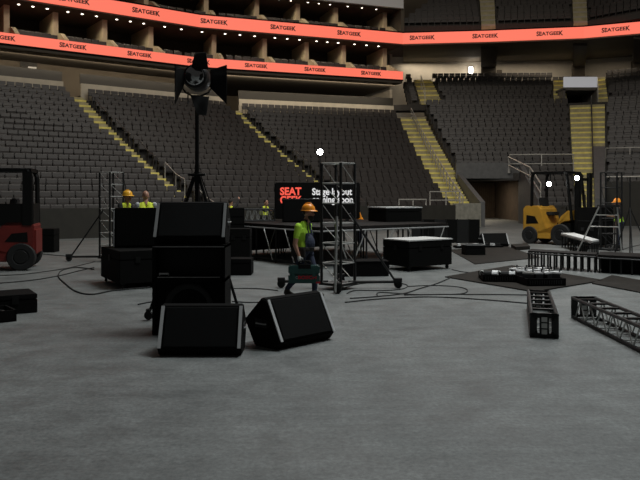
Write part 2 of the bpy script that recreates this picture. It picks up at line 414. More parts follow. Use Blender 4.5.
# sloping wall over the right half of the gate stairs
mb = MB(); vs = []
for n in (0, 10):
    a_ = lerp(lerp(S4[0], S4[2], n/22), lerp(S4[1], S4[3], n/22), .64); b_ = lerp(S4[1], S4[3], n/22)
    vs += [(a_.x, a_.y, 0), (b_.x, b_.y, 0), (b_.x, b_.y, zD(n)+1.1), (a_.x, a_.y, zD(n)+1.1)]
mb.add(vs, [(0, 1, 2, 3), (4, 5, 6, 7), (0, 1, 5, 4), (1, 2, 6, 5), (2, 3, 7, 6), (3, 0, 4, 7)]); struct('wall_gate_ramp', mb, M_pwall)
# tunnel
def sidewall(x0, y0, x1, y1, z0, z1, t=.3):
    a_ = [(x0, y0, 0), (x1, y1, 0), (x1, y1, z1), (x0, y0, z0)]; b_ = [(x+t, y, z) for x, y, z in a_]
    mb = MB(); mb.add(a_+b_, [(0, 1, 2, 3), (4, 5, 6, 7), (0, 1, 5, 4), (1, 2, 6, 5), (2, 3, 7, 6), (3, 0, 4, 7)]); return mb
y8 = dl(t8).y
struct('wall_tunnel_left', sidewall(9.6, 42.0, 9.35, y8, 1.5, zD(8)+.1), M_pwall)
struct('wall_tunnel_right', sidewall(12.95, 41.5, 13.65, y8, 1.6, zD(8)+.7), M_pwall)
mb = MB(); mb.bbox((9.3, y8-.35, 3.05), (13.9, y8-.05, 4.12)); struct('wall_over_tunnel', mb, M_pwall)
mb = MB(); mb.bbox((9.3, y8, 3.05), (16, 64, 3.2)); struct('ceiling_tunnel', mb, M_soff)
mb = MB(); mb.bbox((9.5, y8, 0), (9.6, 64, 3.1)); mb.bbox((14.8, y8, 0), (14.95, 64, 3.1)); mb.bbox((9.3, 63.8, 0), (15, 64, 3.1)); struct('wall_tunnel_inner', mb, M_curtain)
mb = MB(); mb.bbox((9.65, 59, 0), (14.75, 59.12, 3.0)); cur = mb.build('tunnel_curtain', M_curtain)
tag(cur, 'brown curtain closing the floor tunnel under the right stand', 'curtain')
mb = MB()
for i in range(30): mb.cyl((9.8+i*.168, 58.99, .05), (9.8+i*.168, 58.99, 3.0), .03, n=6)
mb.build('curtain_folds', M_curtain, cur)

# vomitory gate
gx0, gx1 = 21.0, 24.0
G = empty('gate_housing', (22.5, 60.2, 9.85), 0, 'stairway gate with a white panel above its dark opening, in the right stand', 'gate')
MB().bbox((-1.5, .0, 1.35), (1.35, .25, 2.25)).build('white_panel', M_panel, G, bevel=.02)
MB().bbox((-1.55, .0, 1.1), (1.4, 3.5, 1.35)).bbox((-1.55, 0, -.2), (-1.4, 3.5, 1.2)).bbox((1.25, 0, -.2), (1.4, 3.5, 1.2)).build('frame', M_conc, G)
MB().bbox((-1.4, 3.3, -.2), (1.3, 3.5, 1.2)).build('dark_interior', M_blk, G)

# loge wall + panel behind the top rows
def offl(p, n_, o_): return p+n_*o_
def loge(name, a_, b_, off=.35):
    d = (b_-a_).normalized(); n_ = Vector((-d.y, d.x, 0)); p, q = a_+n_*off, b_+n_*off
    struct('wall_'+name, MB().wall(p, q, 7.5, 9.52, .2), M_lwall)
    e_ = MB().wall(p+n_*.25-d*.0, q+n_*.25, 9.52, 10.22, .1)
    struct('trim_'+name, e_, M_dband)
    # loge floor
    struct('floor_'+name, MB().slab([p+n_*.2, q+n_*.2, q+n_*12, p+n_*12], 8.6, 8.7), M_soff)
    return p, q, d, n_
LA = loge('loge_left', r(-170), r(65)); LB = loge('loge_centre_left', r(83), r(226)); LC = loge('loge_centre', r(240), r(396))
# back walls
def backwall(name, a_, b_, off, z0, z1, m, t=.2):
    d = (b_-a_).normalized(); n_ = Vector((-d.y, d.x, 0)); return struct(name, MB().wall(a_+n_*off, b_+n_*off, z0, z1, t), m)
backwall('wall_back_left', r(-170), r(200), 3.2, 7.5, 11.35, M_brown)
backwall('wall_back_centre', r(190), r(400), 10.5, 7.5, 11.35, M_brown)
# strip of darker panel right under the ribbon
sg = empty('wall_sign', (r(42).x-1.9, r(42).y+2.45, 10.7), math.atan(.76), 'small dark sign with a white lower strip on the wall under the left ribbon', 'sign')
MB().bbox((-.55, -.08, .0), (.55, 0, .42)).build('dark_face', M_dband, sg); MB().bbox((-.05, -.1, -.12), (.5, -.02, .06)).build('white_strip', M_silver, sg)

# ribbons
def offs(pts, o):
    out = []
    for i, p in enumerate(pts):
        ns = []
        for a_, b_ in ((pts[i-1], p) if i else (None, None), (p, pts[i+1]) if i < len(pts)-1 else (None, None)):
            if a_ is not None: d = (b_-a_).normalized(); ns.append(Vector((-d.y, d.x, 0)))
        n_ = sum(ns, Vector((0, 0, 0))).normalized(); out.append(p+n_*(o/n_.dot(ns[0])))
    return out
def ribbon(name, label, pxs, z0, z1, th=.18):
    e_ = MB(); pts = [rib_pt(px)[0] if not isinstance(px, Vector) else px for px in pxs]
    q = offs(pts, th)
    for i in range(len(pts)-1): e_.slab([pts[i], pts[i+1], q[i+1], q[i]], z0, z1)
    o = e_.build(name, M_led); tag(o, label, 'ribbon display'); return o
low = ribbon('ribbon_display', 'lower coral LED ribbon with black lettering, ending at the corner', [RB[0], RB[1], RB[2], RB[3]], 11.32, 11.98)
upr = ribbon('ribbon_display', 'upper coral LED ribbon with black lettering around the whole bowl', RB, 14.25, 15.12)
def rtext(o, px, z, size):
    t = text_obj('SEATGEEK', size, M_ledtxt, (0, 0, 0), (0, 0, 0), o, 'lettering', bold=size*.032, depth=.01, sx=1.12)
    xs = [v.co.x for v in t.data.vertices]; x0, x1 = min(xs), max(xs)
    p, d, n_ = rib_pt(px)
    acc = 0; segs = []
    for a_, b_ in zip(RB, RB[1:]): L = (b_-a_).length; segs.append((a_, b_, acc, acc+L)); acc += L
    s0 = min(((p-a_).length+l0 for a_, b_, l0, l1 in segs if abs((p-a_).length+(b_-p).length-(l1-l0)) < 1e-3))
    for v in t.data.vertices:
        s_ = s0+v.co.x; zz = v.co.y
        e = (v.co.x-x0)/(x1-x0)
        if e < .125 or e > .875: zz = zz*1.28-.0*size
        a_, b_, l0, l1 = next((q for q in segs if q[2] <= s_ <= q[3]), segs[-1]); dd = (b_-a_).normalized(); nn = Vector((-dd.y, dd.x, 0))
        q = a_+dd*(s_-l0)-nn*(.012+v.co.z); v.co = (q.x, q.y, z+zz)
    return t
for px in (0, 73, 139.5, 198, 256, 315, 371): rtext(low, px, 11.65, .335)
for px in (-8, 74, 146, 214, 283, 349, 422, 485, 549.5, 615.5): rtext(upr, px, 14.69, .385)
# backing fascias (thin dark trims above/below ribbons)
def trimline(name, pts, z0, z1, off, m, th=.2):
    e_ = MB(); p0, p1 = offs(pts, off), offs(pts, off+th)
    for i in range(len(pts)-1): e_.slab([p0[i], p0[i+1], p1[i+1], p1[i]], z0, z1)
    return struct(name, e_, m)
def band(pts, o0, o1, z0, z1, name, m):
    e_ = MB(); p0, p1 = offs(pts, o0), offs(pts, o1)
    for i in range(len(pts)-1): e_.slab([p0[i], p0[i+1], p1[i+1], p1[i]], z0, z1)
    return struct(name, e_, m)
L4 = RB[:4]
trimline('trim_ribbon_lower', L4, 11.25, 11.32, -.02, M_blk2); trimline('trim_ribbon_upper', RB, 15.12, 15.22, -.02, M_blk2)
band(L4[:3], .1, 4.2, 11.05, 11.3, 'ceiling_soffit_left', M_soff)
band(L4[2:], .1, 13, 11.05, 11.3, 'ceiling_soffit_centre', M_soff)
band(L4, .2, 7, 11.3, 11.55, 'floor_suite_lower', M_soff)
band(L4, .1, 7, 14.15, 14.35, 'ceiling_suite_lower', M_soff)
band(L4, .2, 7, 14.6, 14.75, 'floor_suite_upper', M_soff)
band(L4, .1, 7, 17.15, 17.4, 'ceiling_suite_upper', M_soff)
trimline('trim_fascia', [rib_pt(255)[0], RB[3]], 17.1, 17.8, -.1, M_silver, .3)
trimline('trim_top_fascia', [RB[0], RB[1], rib_pt(200)[0]], 17.3, 18.6, .6, M_soff, .3)
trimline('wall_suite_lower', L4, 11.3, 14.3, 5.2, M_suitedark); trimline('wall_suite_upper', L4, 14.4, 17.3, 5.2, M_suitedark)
# right side soffit and back wall
R4 = [RB[3], RB[4], RB[5], RB[6]]
e_ = MB()
for o0, o1, zz in ((.1, 2.2, 14.2), (2.2, 3.0, 14.32), (3.0, 7, 14.5), (7, 7.8, 14.62), (7.8, 12.2, 14.8)):
    p0, p1 = offs(R4, o0), offs(R4, o1)
    for i in range(3): e_.slab([p0[i], p0[i+1], p1[i+1], p1[i]], zz-.06, zz+.3)
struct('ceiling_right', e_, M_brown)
e_ = MB(); wp = [V2(3.5, 67.2), V2(14, 67.4), V2(24.2, 66.6), V2(36, 61.5)]
for a_, b_ in zip(wp, wp[1:]): e_.wall(a_, b_, 8, 15.2, .2)
struct('wall_back_right', e_, M_white)
struct('wall_corner', MB().wall(V2(6.3, 61.0), V2(4.0, 67.4), 8.4, 14.2, .25), M_white)
struct('wall_corner_upper', MB().wall(V2(6.9, 57.3), V2(5.6, 61.5), 14.3, 21, .3), M_brown)
struct('wall_top_back', MB().wall(V2(3, 68), V2(40, 66), 14, 26, .3), M_brown)
def column(px0, px1, d, z0, z1, label):
    a_, b_ = udp(px0, d), udp(px1, d); m_ = MB().slab([a_, b_, b_+V2(.2, .9), a_+V2(.2, .9)], z0, z1)
    o = m_.build('concourse_column', M_soff); tag(o, label, 'column', 'dark concourse columns'); return o
column(481, 496, 65.9, 12, 14.2, 'dark square column behind the top row, between the left and middle seat blocks')
column(573, 585, 65.6, 12, 14.2, 'dark square column above the white gate panel')
column(633, 645, 63.6, 12, 14.2, 'dark square column at the right edge of the concourse wall')
for px, d, lb in ((473, 66.2, 'lit wall lamp left of the dark column on the cream concourse wall'), (597, 66.0, 'lit wall lamp right of the column above the white gate panel')):
    p = udp(px, d); l_ = empty('wall_lamp', (p.x, p.y+.9, 13.9), 0, lb, 'lamp')
    MB().box((0, 0, 0), (.34, .2, .62)).build('diffuser', M_glow, l_, bevel=.03); MB().box((0, .12, 0), (.44, .08, .74)).build('back_plate', M_silver, l_)
    lamp('wall_lamp_light', 'POINT', (p.x, p.y+.4, 13.9), 28, (1, .9, .75), .2)
mb = MB().slab([udp(496.5, 65.7), udp(502, 65.7), udp(502, 66.4), udp(496.5, 66.4)], 12, 13.7)
tag(mb.build('service_cabinet', M_soff), 'dark service box at the right foot of the first concourse column', 'cabinet')

# suites
def partition(px, z0, z1, up, which, lab):
    p, d, n_ = rib_pt(px, 1.7); q = p+n_*3.4
    o = struct('wall_suite_'+which, MB().wall(p, q, z0, z1, .35), M_suite)
    # knee wall stepping down toward the ribbon
    a_, _, _ = rib_pt(px, .3); t = d*.28
    vs = []
    prof = [(a_, z0), (p, z0), (p, z0+1.25), (lerp(a_, p, .75), z0+1.2), (a_, z0+.62)]
    vs = [(q_.x, q_.y, z) for q_, z in prof]+[(q_.x+t.x, q_.y+t.y, z) for q_, z in prof]
    m_ = MB(); n = 5; m_.add(vs, [(i, (i+1) % n, n+(i+1) % n, n+i) for i in range(n)]+[tuple(range(n)), tuple(range(n, 2*n))])
    m_.build('knee_wall', M_suite, o)
lowp = [x+8 for x in (-42, 8, 58, 108, 155, 213, 265, 308)]+[354, 396]
uppp = [158, 213, 265, 307, 346, 396]
for px in lowp: partition(px, 11.5, 14.2, 0, 'lower', '')
for px in uppp: partition(px, 14.7, 17.2, 0, 'upper', '')
chair0 = empty('suite_chair', (0, 0, -50), 0, 'x', 'chair', 'x')
MB().bbox((-.24, -.05, .42), (.24, .42, .52)).bbox((-.03, .1, 0), (.03, .3, .42)).build('seat', M_suitechair, chair0)
MB().prism([(.38, .45), (.45, .45), (.55, .98), (.47, 1.0)], -.24, .24, 'x').build('backrest', M_suitechair, chair0)
ords = ['', 'first', 'second', 'third', 'fourth', 'fifth', 'sixth', 'seventh', 'eighth', 'ninth', 'tenth']
used0 = [False]
def bay(pa, pb, z, tier, k, nlights=3):
    for row, (off, dz) in enumerate(((.75, .0), (1.75, .28))):
        n = 5 if row == 0 else 4
        for i in range(n):
            u = pa+(pb-pa)*(.16+.78*(i+.5)/n) if row == 0 else pa+(pb-pa)*(.2+.7*(i+.5)/n)
            p, d, n_ = rib_pt(u, off); rz = math.atan2(d.y, d.x)
            if used0[0]: dup(chair0, (p.x, p.y, z+dz+.0), rz, 'dark upholstered chair in the %s-level suite, %s bay from the %s' % (tier, ords[k], 'left'), 'chairs in the %s %s-level suite' % (ords[k], tier))
            else:
                used0[0] = True; chair0.location = (p.x, p.y, z+dz+.0); chair0.rotation_euler = (0, 0, rz)
                chair0['label'] = 'dark upholstered chair in the %s-level suite, %s bay from the left' % (tier, ords[k]); chair0['group'] = 'chairs in the %s %s-level suite' % (ords[k], tier)
    cz = z+2.62 if tier == 'lower' else z+2.42
    for i in range(nlights):
        u = pa+(pb-pa)*(.14+.29*i); p, d, n_ = rib_pt(u, 1.1)
        m_ = MB(); m_.lathe([(0, 0), (.075, 0), (.09, -.04)], (0, 0, 0), (0, 0, -1), 10)
        o = m_.build('downlight', M_down); o.location = (p.x, p.y, cz)
        tag(o, 'round ceiling downlight in the %s-level suite, %s bay from the left' % (tier, ords[k]), 'downlight', 'downlights of the %s %s-level suite' % (ords[k], tier))
    p, d, n_ = rib_pt(pa+(pb-pa)*.5, 1.2)
    lamp('suite_light', 'SPOT', (p.x, p.y, cz-.12), 110, (1, .86, .62), .25, target=(p.x+d.x*.3, p.y+d.y*.3, z), spot=2.6, blend=.6)
    # terrace riser
    a_, b_ = rib_pt(pa, 1.3)[0], rib_pt(pb, 1.3)[0]
for k, (a_, b_) in enumerate(zip(lowp[1:], lowp[2:])): bay(a_, b_, 11.5, 'lower', k+1)
for k, (a_, b_) in enumerate(zip(uppp, uppp[1:])): bay(a_, b_, 14.72, 'upper', k+1)

# ---- seats: the 300 largest in frame are individuals, the rest one object
def scr_(p): return 320+F*p.x/p.y, HZ-F*(p.z-H)/p.y
cand = []
for i, (p, rz, sec, n) in enumerate(SEATS):
    x, y = scr_(p+Vector((0, 0, .7)))
    ok = 3 < x < 637 and sec in 'AB' and not (x < 36 and y > 168)
    if ok and sec == 'B' and 145 < x < 228 and y > 200: ok = False
    cand.append((p.y if ok else 999, i))
cand.sort(); ind = set(i for d, i in cand[:300] if d < 900)
rowname = ['lowest', 'second', 'third', 'fourth', 'fifth', 'sixth', 'seventh', 'eighth', 'ninth', 'tenth', 'eleventh', 'twelfth', 'thirteenth', 'fourteenth', 'fifteenth', 'sixteenth', 'seventeenth', 'eighteenth', 'nineteenth', 'twentieth', 'twenty-first', 'top']
first = True
rest = MB()
pv = []; pf = []
for ch, _ in tree(seat0):
    k = len(pv); pv += [v.co.copy() for v in ch.data.vertices]; pf += [tuple(j+k for j in p_.vertices) for p_ in ch.data.polygons]
pva = np.array([tuple(v) for v in pv])
cnt = 0
allv = []; allf = []
for i, (p, rz, sec, n) in enumerate(SEATS):
    if i in ind:
        where = 'left of the first stairway' if sec == 'A' else 'between the two left stairways'
        lab = 'dark folding arena seat, %s row up of the stand %s' % (rowname[n] if n else 'lowest', where)
        if n == 0: lab = 'dark folding arena seat in the lowest row of the stand %s' % where
        grp = 'seats in %s row %s' % (rowname[n], where)
        if first: seat0.location = p; seat0.rotation_euler = (0, 0, rz); seat0['label'] = lab; seat0['group'] = grp; first = False
        else: dup(seat0, p, rz, lab, grp)
    else:
        x, y = scr_(p+Vector((0, 0, .9)))
        if x < -160 or x > 800 or y < -70: continue
        c_, s_ = math.cos(rz), math.sin(rz); R = np.array([[c_, -s_, 0], [s_, c_, 0], [0, 0, 1]])
        allv.append(pva@R.T+np.array(tuple(p))); k = cnt*len(pv); allf += [tuple(j+k for j in q_) for q_ in pf]; cnt += 1
me = bpy.data.meshes.new('arena_seats_rest'); me.from_pydata(np.vstack(allv).tolist(), [], allf); me.materials.append(M_seat)
o = bpy.data.objects.new('arena_seat_rows', me); C.objects.link(o); o['kind'] = 'stuff'
tag(o, 'all the further rows of dark folding seats filling the stands', 'seats')
print('seats individual', len(ind), 'rest', cnt)

# unseen area lights added to brighten the concourse walls and the tunnel
def strip(a_, b_, z, pw, col=(1, .86, .66), w=.5):
    a_ = Vector(a_); b_ = Vector(b_); c_ = (a_+b_)/2; d = b_-a_
    l_ = lamp('concourse_fill', 'AREA', (c_.x, c_.y, z), pw, col, d.length, size_y=w); l_.rotation_euler = (0, 0, math.atan2(d.y, d.x))
def wallwash(a_, b_, z, pw, tilt=60):  # unseen wash light added to brighten the back wall under the ribbon
    a_ = Vector(a_); b_ = Vector(b_); c_ = (a_+b_)/2; d = b_-a_
    l_ = lamp('concourse_fill', 'AREA', (c_.x, c_.y, z), pw, (1, .84, .62), d.length, size_y=.3)
    l_.rotation_euler = (math.radians(tilt), 0, math.atan2(d.y, d.x))
p0 = offs(L4, 1.2)
wallwash(p0[0], p0[1], 10.9, 170); wallwash(p0[1], p0[2], 10.9, 170); wallwash(lerp(p0[2], p0[3], .1), p0[3], 10.95, 260, 80)
q0 = offs(R4, 9.6); strip(q0[0], q0[1], 14.6, 150, w=.6); strip(q0[1], q0[2], 14.55, 150, w=.6); strip(q0[2], q0[3], 14.4, 150, w=.6)
lamp('tunnel_fill', 'AREA', (12, 54, 3.0), 130, (1, .85, .65), 2)  # unseen light added to brighten the curtain
# dark beams below the right soffit, running from the ribbon to the columns
for k, (px0, px1, pxb0, pxb1) in enumerate(((481, 498, 481, 496), (573, 587, 573, 585), (634, 650, 633, 645))):
    dd = [57.6, 56.3, 53.8][k]; db = [66.0, 65.7, 63.6][k]
    m_ = MB().slab([udp(px0, dd), udp(px1, dd), udp(pxb1, db), udp(pxb0, db)], 13.95, 14.9); struct('trim_beam_%d' % (k+1), m_, M_soff)
# ======================= floor objects =======================
def seg(p, q, n=2): return [lerp(Vector(p), Vector(q), i/(n-1)) for i in range(n)]
# ---- lying floor panels
def quad_panel(label, pts, h, m=M_mat, cat='floor panel', name='floor_panel'):
    ps = [gp(*p) for p in pts]; c_ = sum(ps, Vector())/len(ps)
    o = MB().slab([p-c_ for p in ps], 0, h).build(name, m); o.location = (c_.x, c_.y, 0); return tag(o, label, cat)
quad_panel('dark square floor panel under the low case right of the stage', [(449, 250), (475, 264.5), (540, 258), (508, 247)], .02)
quad_panel('large dark floor panel under the two equipment trays', [(445, 277.5), (534, 292.5), (604, 281), (512, 266)], .025)
quad_panel('dark floor panel at the right edge, lying behind the long truss', [(592, 284), (655, 296), (680, 288), (612, 276)], .025)
quad_panel('dark flat panel on the floor right of the small black wedge', [(511, 247.5), (516, 250.5), (530, 249.5), (527, 246.5)], .12)

# ---- wedge speakers
def wedge(loc, rz, label, group=None, w=1.0, sc=1.0, strip=None):
    e_ = empty('stage_monitor', loc, rz, label, 'speaker', group)
    P = [(.05, 0), (-.03, .10), (.20, .55), (.29, .575), (.60, .29), (.42, .0)]
    P = [(y*sc, z*sc) for y, z in P]
    hw = w/2
    MB().prism(P, -hw, hw, 'x').build('cabinet', M_blk2, e_, bevel=.015)
    # grille inset slightly proud of the sloped face
    a_, b_ = Vector((0, *P[1])), Vector((0, *P[2])); d = (b_-a_); n_ = Vector((0, -d.z, d.y)).normalized()
    def face(x0, x1, t0, t1, th, m, name):
        vs = []
        for x in (x0, x1):
            for t in (t0, t1):
                p = a_+d*t; vs += [Vector((x, p.y, p.z)), Vector((x, p.y, p.z))+n_*th]
        g_ = MB(); g_.add(vs, [(0, 1, 3, 2), (4, 6, 7, 5), (0, 4, 5, 1), (2, 3, 7, 6), (1, 5, 7, 3), (0, 2, 6, 4)]); return g_.build(name, m, e_)
    face(-hw+.07, hw-.07, .04, .96, .012, M_grille, 'grille')
    face(-hw+.005, -hw+.042, .0, 1.0, .014, strip or M_strip, 'edge_strip'); face(hw-.042, hw-.005, .0, 1.0, .014, strip or M_strip, 'edge_strip')
    for s_ in (-1, 1):
        hd = MB(); x = s_*hw
        hd.bbox((x-.006, .20, .24), (x+.006, .42, .34)); o = hd.build('handle_recess', M_rub, e_)
        g_ = MB(); g_.tube([(x, .22, .29), (x+s_*.025, .24, .29), (x+s_*.025, .38, .29), (x, .40, .29)], .010); g_.build('handle_bar', M_alu, o)
    return e_
p = gp(157.5, 357); p2 = gp(240.5, 357)
wedge(((p.x+p2.x)/2, p.y+.02, 0), 0.0, 'black wedge stage monitor lying front left, square on, below the speaker stack', w=.965, sc=1.0)
p = gp(281, 351); yw = math.radians(46)
wedge((p.x-.03+math.cos(yw)*.48, p.y+math.sin(yw)*.48, 0), yw, 'black wedge stage monitor on the floor, turned away to the right, beside the toolbox worker', w=.96, sc=1.06)

# ---- speaker stack
zc = 1.2
X0, X1 = dp(152, 9.3).x, dp(225, 9.3).x; cx = (X0+X1)/2; wd = X1-X0
sub = empty('subwoofer_cabinet', (cx, 9.3, 0), 0, 'tall black subwoofer cabinet with round cone, under the top wedge of the stack', 'speaker')
b_ = MB(); hw = wd/2
b_.bbox((-hw, 0, 0), (-hw+.05, .62, zc)).bbox((hw-.05, 0, 0), (hw, .62, zc)).bbox((-hw, 0, zc-.05), (hw, .62, zc)).bbox((-hw, 0, 0), (hw, .62, .05)).bbox((-hw, .58, 0), (hw, .62, zc)).bbox((-hw, .0, .70), (hw, .5, .76))
b_.build('cabinet', M_blk2, sub, bevel=.008)
MB().bbox((-hw+.05, .05, .05), (hw-.05, .08, .70)).build('front_baffle', M_grille, sub)
MB().lathe([(.32, 0), (.33, .02), (.29, .025), (.25, -.0), (.10, -.09), (.0, -.07)], (0, .05, .36), (0, -1, 0), 32).build('woofer', M_rub, sub, smooth=True)
MB().lathe([(.09, .0), (.07, .03), (.0, .045)], (0, .09, .36), (0, -1, 0), 20).build('dust_cap', M_blk, sub, smooth=True)
MB().bbox((-hw+.05, .22, .76), (hw-.05, .25, 1.15)).build('horn_baffle', M_blk, sub)
MB().bbox((-hw+.07, -.006, .765), (hw-.07, .02, .775)).build('lower_edge_trim', M_greyedge, sub)
MB().bbox((-hw+.01, -.008, zc-.03), (hw-.01, .0, zc-.02)).build('top_edge_trim', M_greyedge, sub)
hb = MB(); hb.tube([(-hw+.1, .02, .80), (-hw+.1, -.01, .82), (-hw+.22, -.01, .82), (-hw+.22, .02, .80)], .012); hb.build('handle', M_alu, sub)
wedge((cx, 9.36, zc), 0, 'black wedge stage monitor on top of the speaker stack', w=wd*.99, sc=1.0, strip=M_greyedge)
# ---- spotlight on tripod
sx = dp(197, 10.55).x; SP = empty('spotlight', (sx, 10.55, 0), 0, 'tall theatrical spotlight with open barn doors on a black tripod stand', 'spotlight')
za = H+(HZ-176)*10.55/F; zl = H+(HZ-78)*10.55/F
MB().cyl((0, 0, .35), (0, 0, za+.15), .036).cyl((0, 0, za), (0, 0, zl-.26), .031).cyl((0, 0, za-.07), (0, 0, za+.06), .05).build('pole', M_blk, SP)
for i, (dx, dy) in enumerate(((-.70, -.12), (.66, -.10), (.02, .75))):
    l_ = MB().cyl((dx*.05, dy*.05, za-.02), (dx, dy, .08), .022).build('leg', M_blk, SP)
    MB().cyl((dx*.03, dy*.03, .75), (dx*.6, dy*.6, .88), .012).build('brace', M_blk, SP)
    w_ = MB().lathe([(.0, -.03), (.06, -.03), (.07, 0), (.06, .03), (0, .03)], (dx, dy, .072), (0, 1, 0), 12); w_.box((dx, dy, .14), (.06, .09, .06)); w_.build('caster', M_rub, l_)
for dx in (-.06, .06): MB().cyl((dx, 0, za+.0), (dx*3.4, 0, za-.42), .009).build('crank_arm', M_blk, SP)
# collar knobs
MB().cyl((-.13, -.03, za+.02), (.13, -.03, za+.02), .022).build('collar_knob', M_blk, SP)
R_ = .195
hd = MB().lathe([(.0, .30), (.10, .29), (.16, .22), (R_, .10), (R_, -.10), (R_-.02, -.20)], (0, .02, zl), (0, 1, 0), 28)
head = hd.build('lamp_head', M_blk, SP, smooth=True)
MB().lathe([(R_-.02, .0), (R_-.035, .02), (R_-.05, .0)], (0, -.19, zl), (0, -1, 0), 28).build('front_ring', M_blk, head)
lens = MB().lathe([(.155, .0), (.15, .04), (.13, .08), (.095, .115), (.05, .138), (0, .145)], (0, -.17, zl), (0, -1, 0), 28).build('lens', M_glassd, head, smooth=True)
yk = MB().tube([(-R_-.05, 0, zl), (-R_-.05, 0, zl-.12), (-.17, 0, zl-.22), (-.07, 0, zl-.27), (.07, 0, zl-.27), (.17, 0, zl-.22), (R_+.05, 0, zl-.12), (R_+.05, 0, zl)], .016, 6)
yk.build('yoke', M_blk, SP)
def door_(pts, th=.012):
    a_ = [Vector(p) for p in pts]; n_ = (a_[1]-a_[0]).cross(a_[2]-a_[0]).normalized()*th
    m_ = MB(); k = len(a_); m_.add(a_+[p+n_ for p in a_], [(i, (i+1) % k, k+(i+1) % k, k+i) for i in range(k)]+[tuple(range(k)), tuple(range(k, 2*k))])
    return m_.build('barn_door', M_blk, head)
f0 = -.22; q = .20; D_ = .30
PXM = 10.3/F
def fpt(px, py, dy): d = 10.55+dy; v = Vector(((px-320)/F*d-sx, dy, H+(HZ-py)*d/F)); return v
door_([fpt(184, 70, f0), fpt(184, 86, f0), fpt(175.5, 104, f0-.32), fpt(175.5, 65, f0-.32)])
door_([fpt(211, 70, f0), fpt(211, 88, f0), fpt(227, 104, f0-.32), fpt(227, 65, f0-.32)])
door_([fpt(191, 68, f0), fpt(208.5, 69, f0), fpt(206, 52, f0-.22), fpt(195, 53, f0-.22)])
door_([fpt(190.5, 96, f0), fpt(209, 96.5, f0), fpt(206.5, 115, f0-.18), fpt(197, 114, f0-.18)])
MB().cyl(fpt(188, 92, f0), fpt(188, 104, f0-.1), .010).build('door_bracket', M_blk, head)

# ---- square truss towers on outrigger bases
def lattice(m_truss, c0, z0, z1, hs, rot, nb, rtube=.029, rbr=.008):
    """returns (legs, rungs, diagonals) MBs of a vertical square truss"""
    cs = [Vector((math.cos(rot+i*PI/2)*hs, math.sin(rot+i*PI/2)*hs, 0)) for i in range(4)]
    legs = [MB().cyl(c+Vector((0, 0, z0)), c+Vector((0, 0, z1)), rtube) for c in cs]
    rungs = []; diag = []
    for k in range(nb+1):
        z = z0+(z1-z0)*k/nb; r_ = MB()
        for i in range(4): r_.cyl(cs[i]+Vector((0, 0, z)), cs[(i+1) % 4]+Vector((0, 0, z)), .014, n=6)
        rungs.append(r_)
    for k in range(nb):
        za_, zb_ = z0+(z1-z0)*k/nb, z0+(z1-z0)*(k+1)/nb; r_ = MB()
        for i in range(4):
            if (i+k) % 2: continue
            p_, q_ = (cs[i], cs[(i+1) % 4]) if i < 2 else (cs[(i+1) % 4], cs[i])
            r_ = MB().cyl(p_+Vector((0, 0, za_)), q_+Vector((0, 0, zb_)), rbr, n=6); diag.append(r_)
    return legs, rungs, diag
def tower(loc, label, height, hs=.30, nb=7, rot=0.0, arms=((1, 0),), arm_l=.8, rung_m=None, diag_m=None):
    T = empty('truss_tower', loc, 0, label, 'truss tower')
    legs, rungs, diag = lattice(T, 0, .12, height, hs, rot, nb)
    for l_ in legs: l_.build('leg', M_truss, T)
    for r_ in rungs: r_.build('rung', rung_m or M_steel, T)
    for r_ in diag: r_.build('diagonal', diag_m or M_steel, T)
    MB().slab([(math.cos(rot+i*PI/2)*(hs+.06), math.sin(rot+i*PI/2)*(hs+.06)) for i in range(4)], .08, .13).build('base_plate', M_truss, T)
    for ax, ay, L, top in arms:
        n_ = Vector((ax, ay, 0)).normalized()
        a_ = MB().cyl(n_*hs*.6+Vector((0, 0, .13)), n_*L+Vector((0, 0, .13)), .030); o = a_.build('outrigger', M_truss, T)
        c_ = MB().lathe([(0, -.03), (.07, -.045), (.085, -.02), (.085, .02), (.07, .045), (0, .045)], n_*L+Vector((0, 0, .086)), (0, 1, 0), 12); c_.box(n_*L+Vector((0, 0, .17)), (.15, .13, .07)); c_.build('caster', M_rub, o)
        if top: MB().cyl(n_*(L-.06)+Vector((0, 0, .15)), n_*hs*.7+Vector((0, 0, top)), .022).build('brace', M_truss, o)
    return T
cT = dp(338.5, 13.8)
TT = tower((cT.x, 14.0, 0), 'tall square truss tower with grey rungs in front of the LED screen, centre', 2.50, .335, 6, .12, arms=((1, .02, 1.20, 1.5), (-.05, -1, .75, 0), (-1, .1, 1.15, 0), (.1, 1, .8, 0)))
pf = gp(334, 301); MB().cyl(Vector((pf.x+.02, pf.y, .15))-TT.location, Vector((dp(337, pf.y).x, pf.y+.1, 1.49))-TT.location, .022).build('stabiliser_pole', M_steel, TT)
cL = dp(110.5, 19.8)
tower((cL.x, 19.9, 0), 'square truss tower with pale rungs standing behind the black case, far left', 2.52, .325, 7, .15, arms=((-1, -.08, 1.18, 1.45), (.3, 1, .7, 0), (.9, -.2, .7, 0)))
cR = dp(612.5, 22.8)
tower((cR.x, 22.9, 0), 'dark truss tower behind the stepladder at the right, cables hanging at its foot', 2.62, .36, 5, .1, arms=((.6, .8, .8, 0), (-1, .2, .8, 0), (.3, 1, .7, 0)), rung_m=M_truss, diag_m=M_truss)

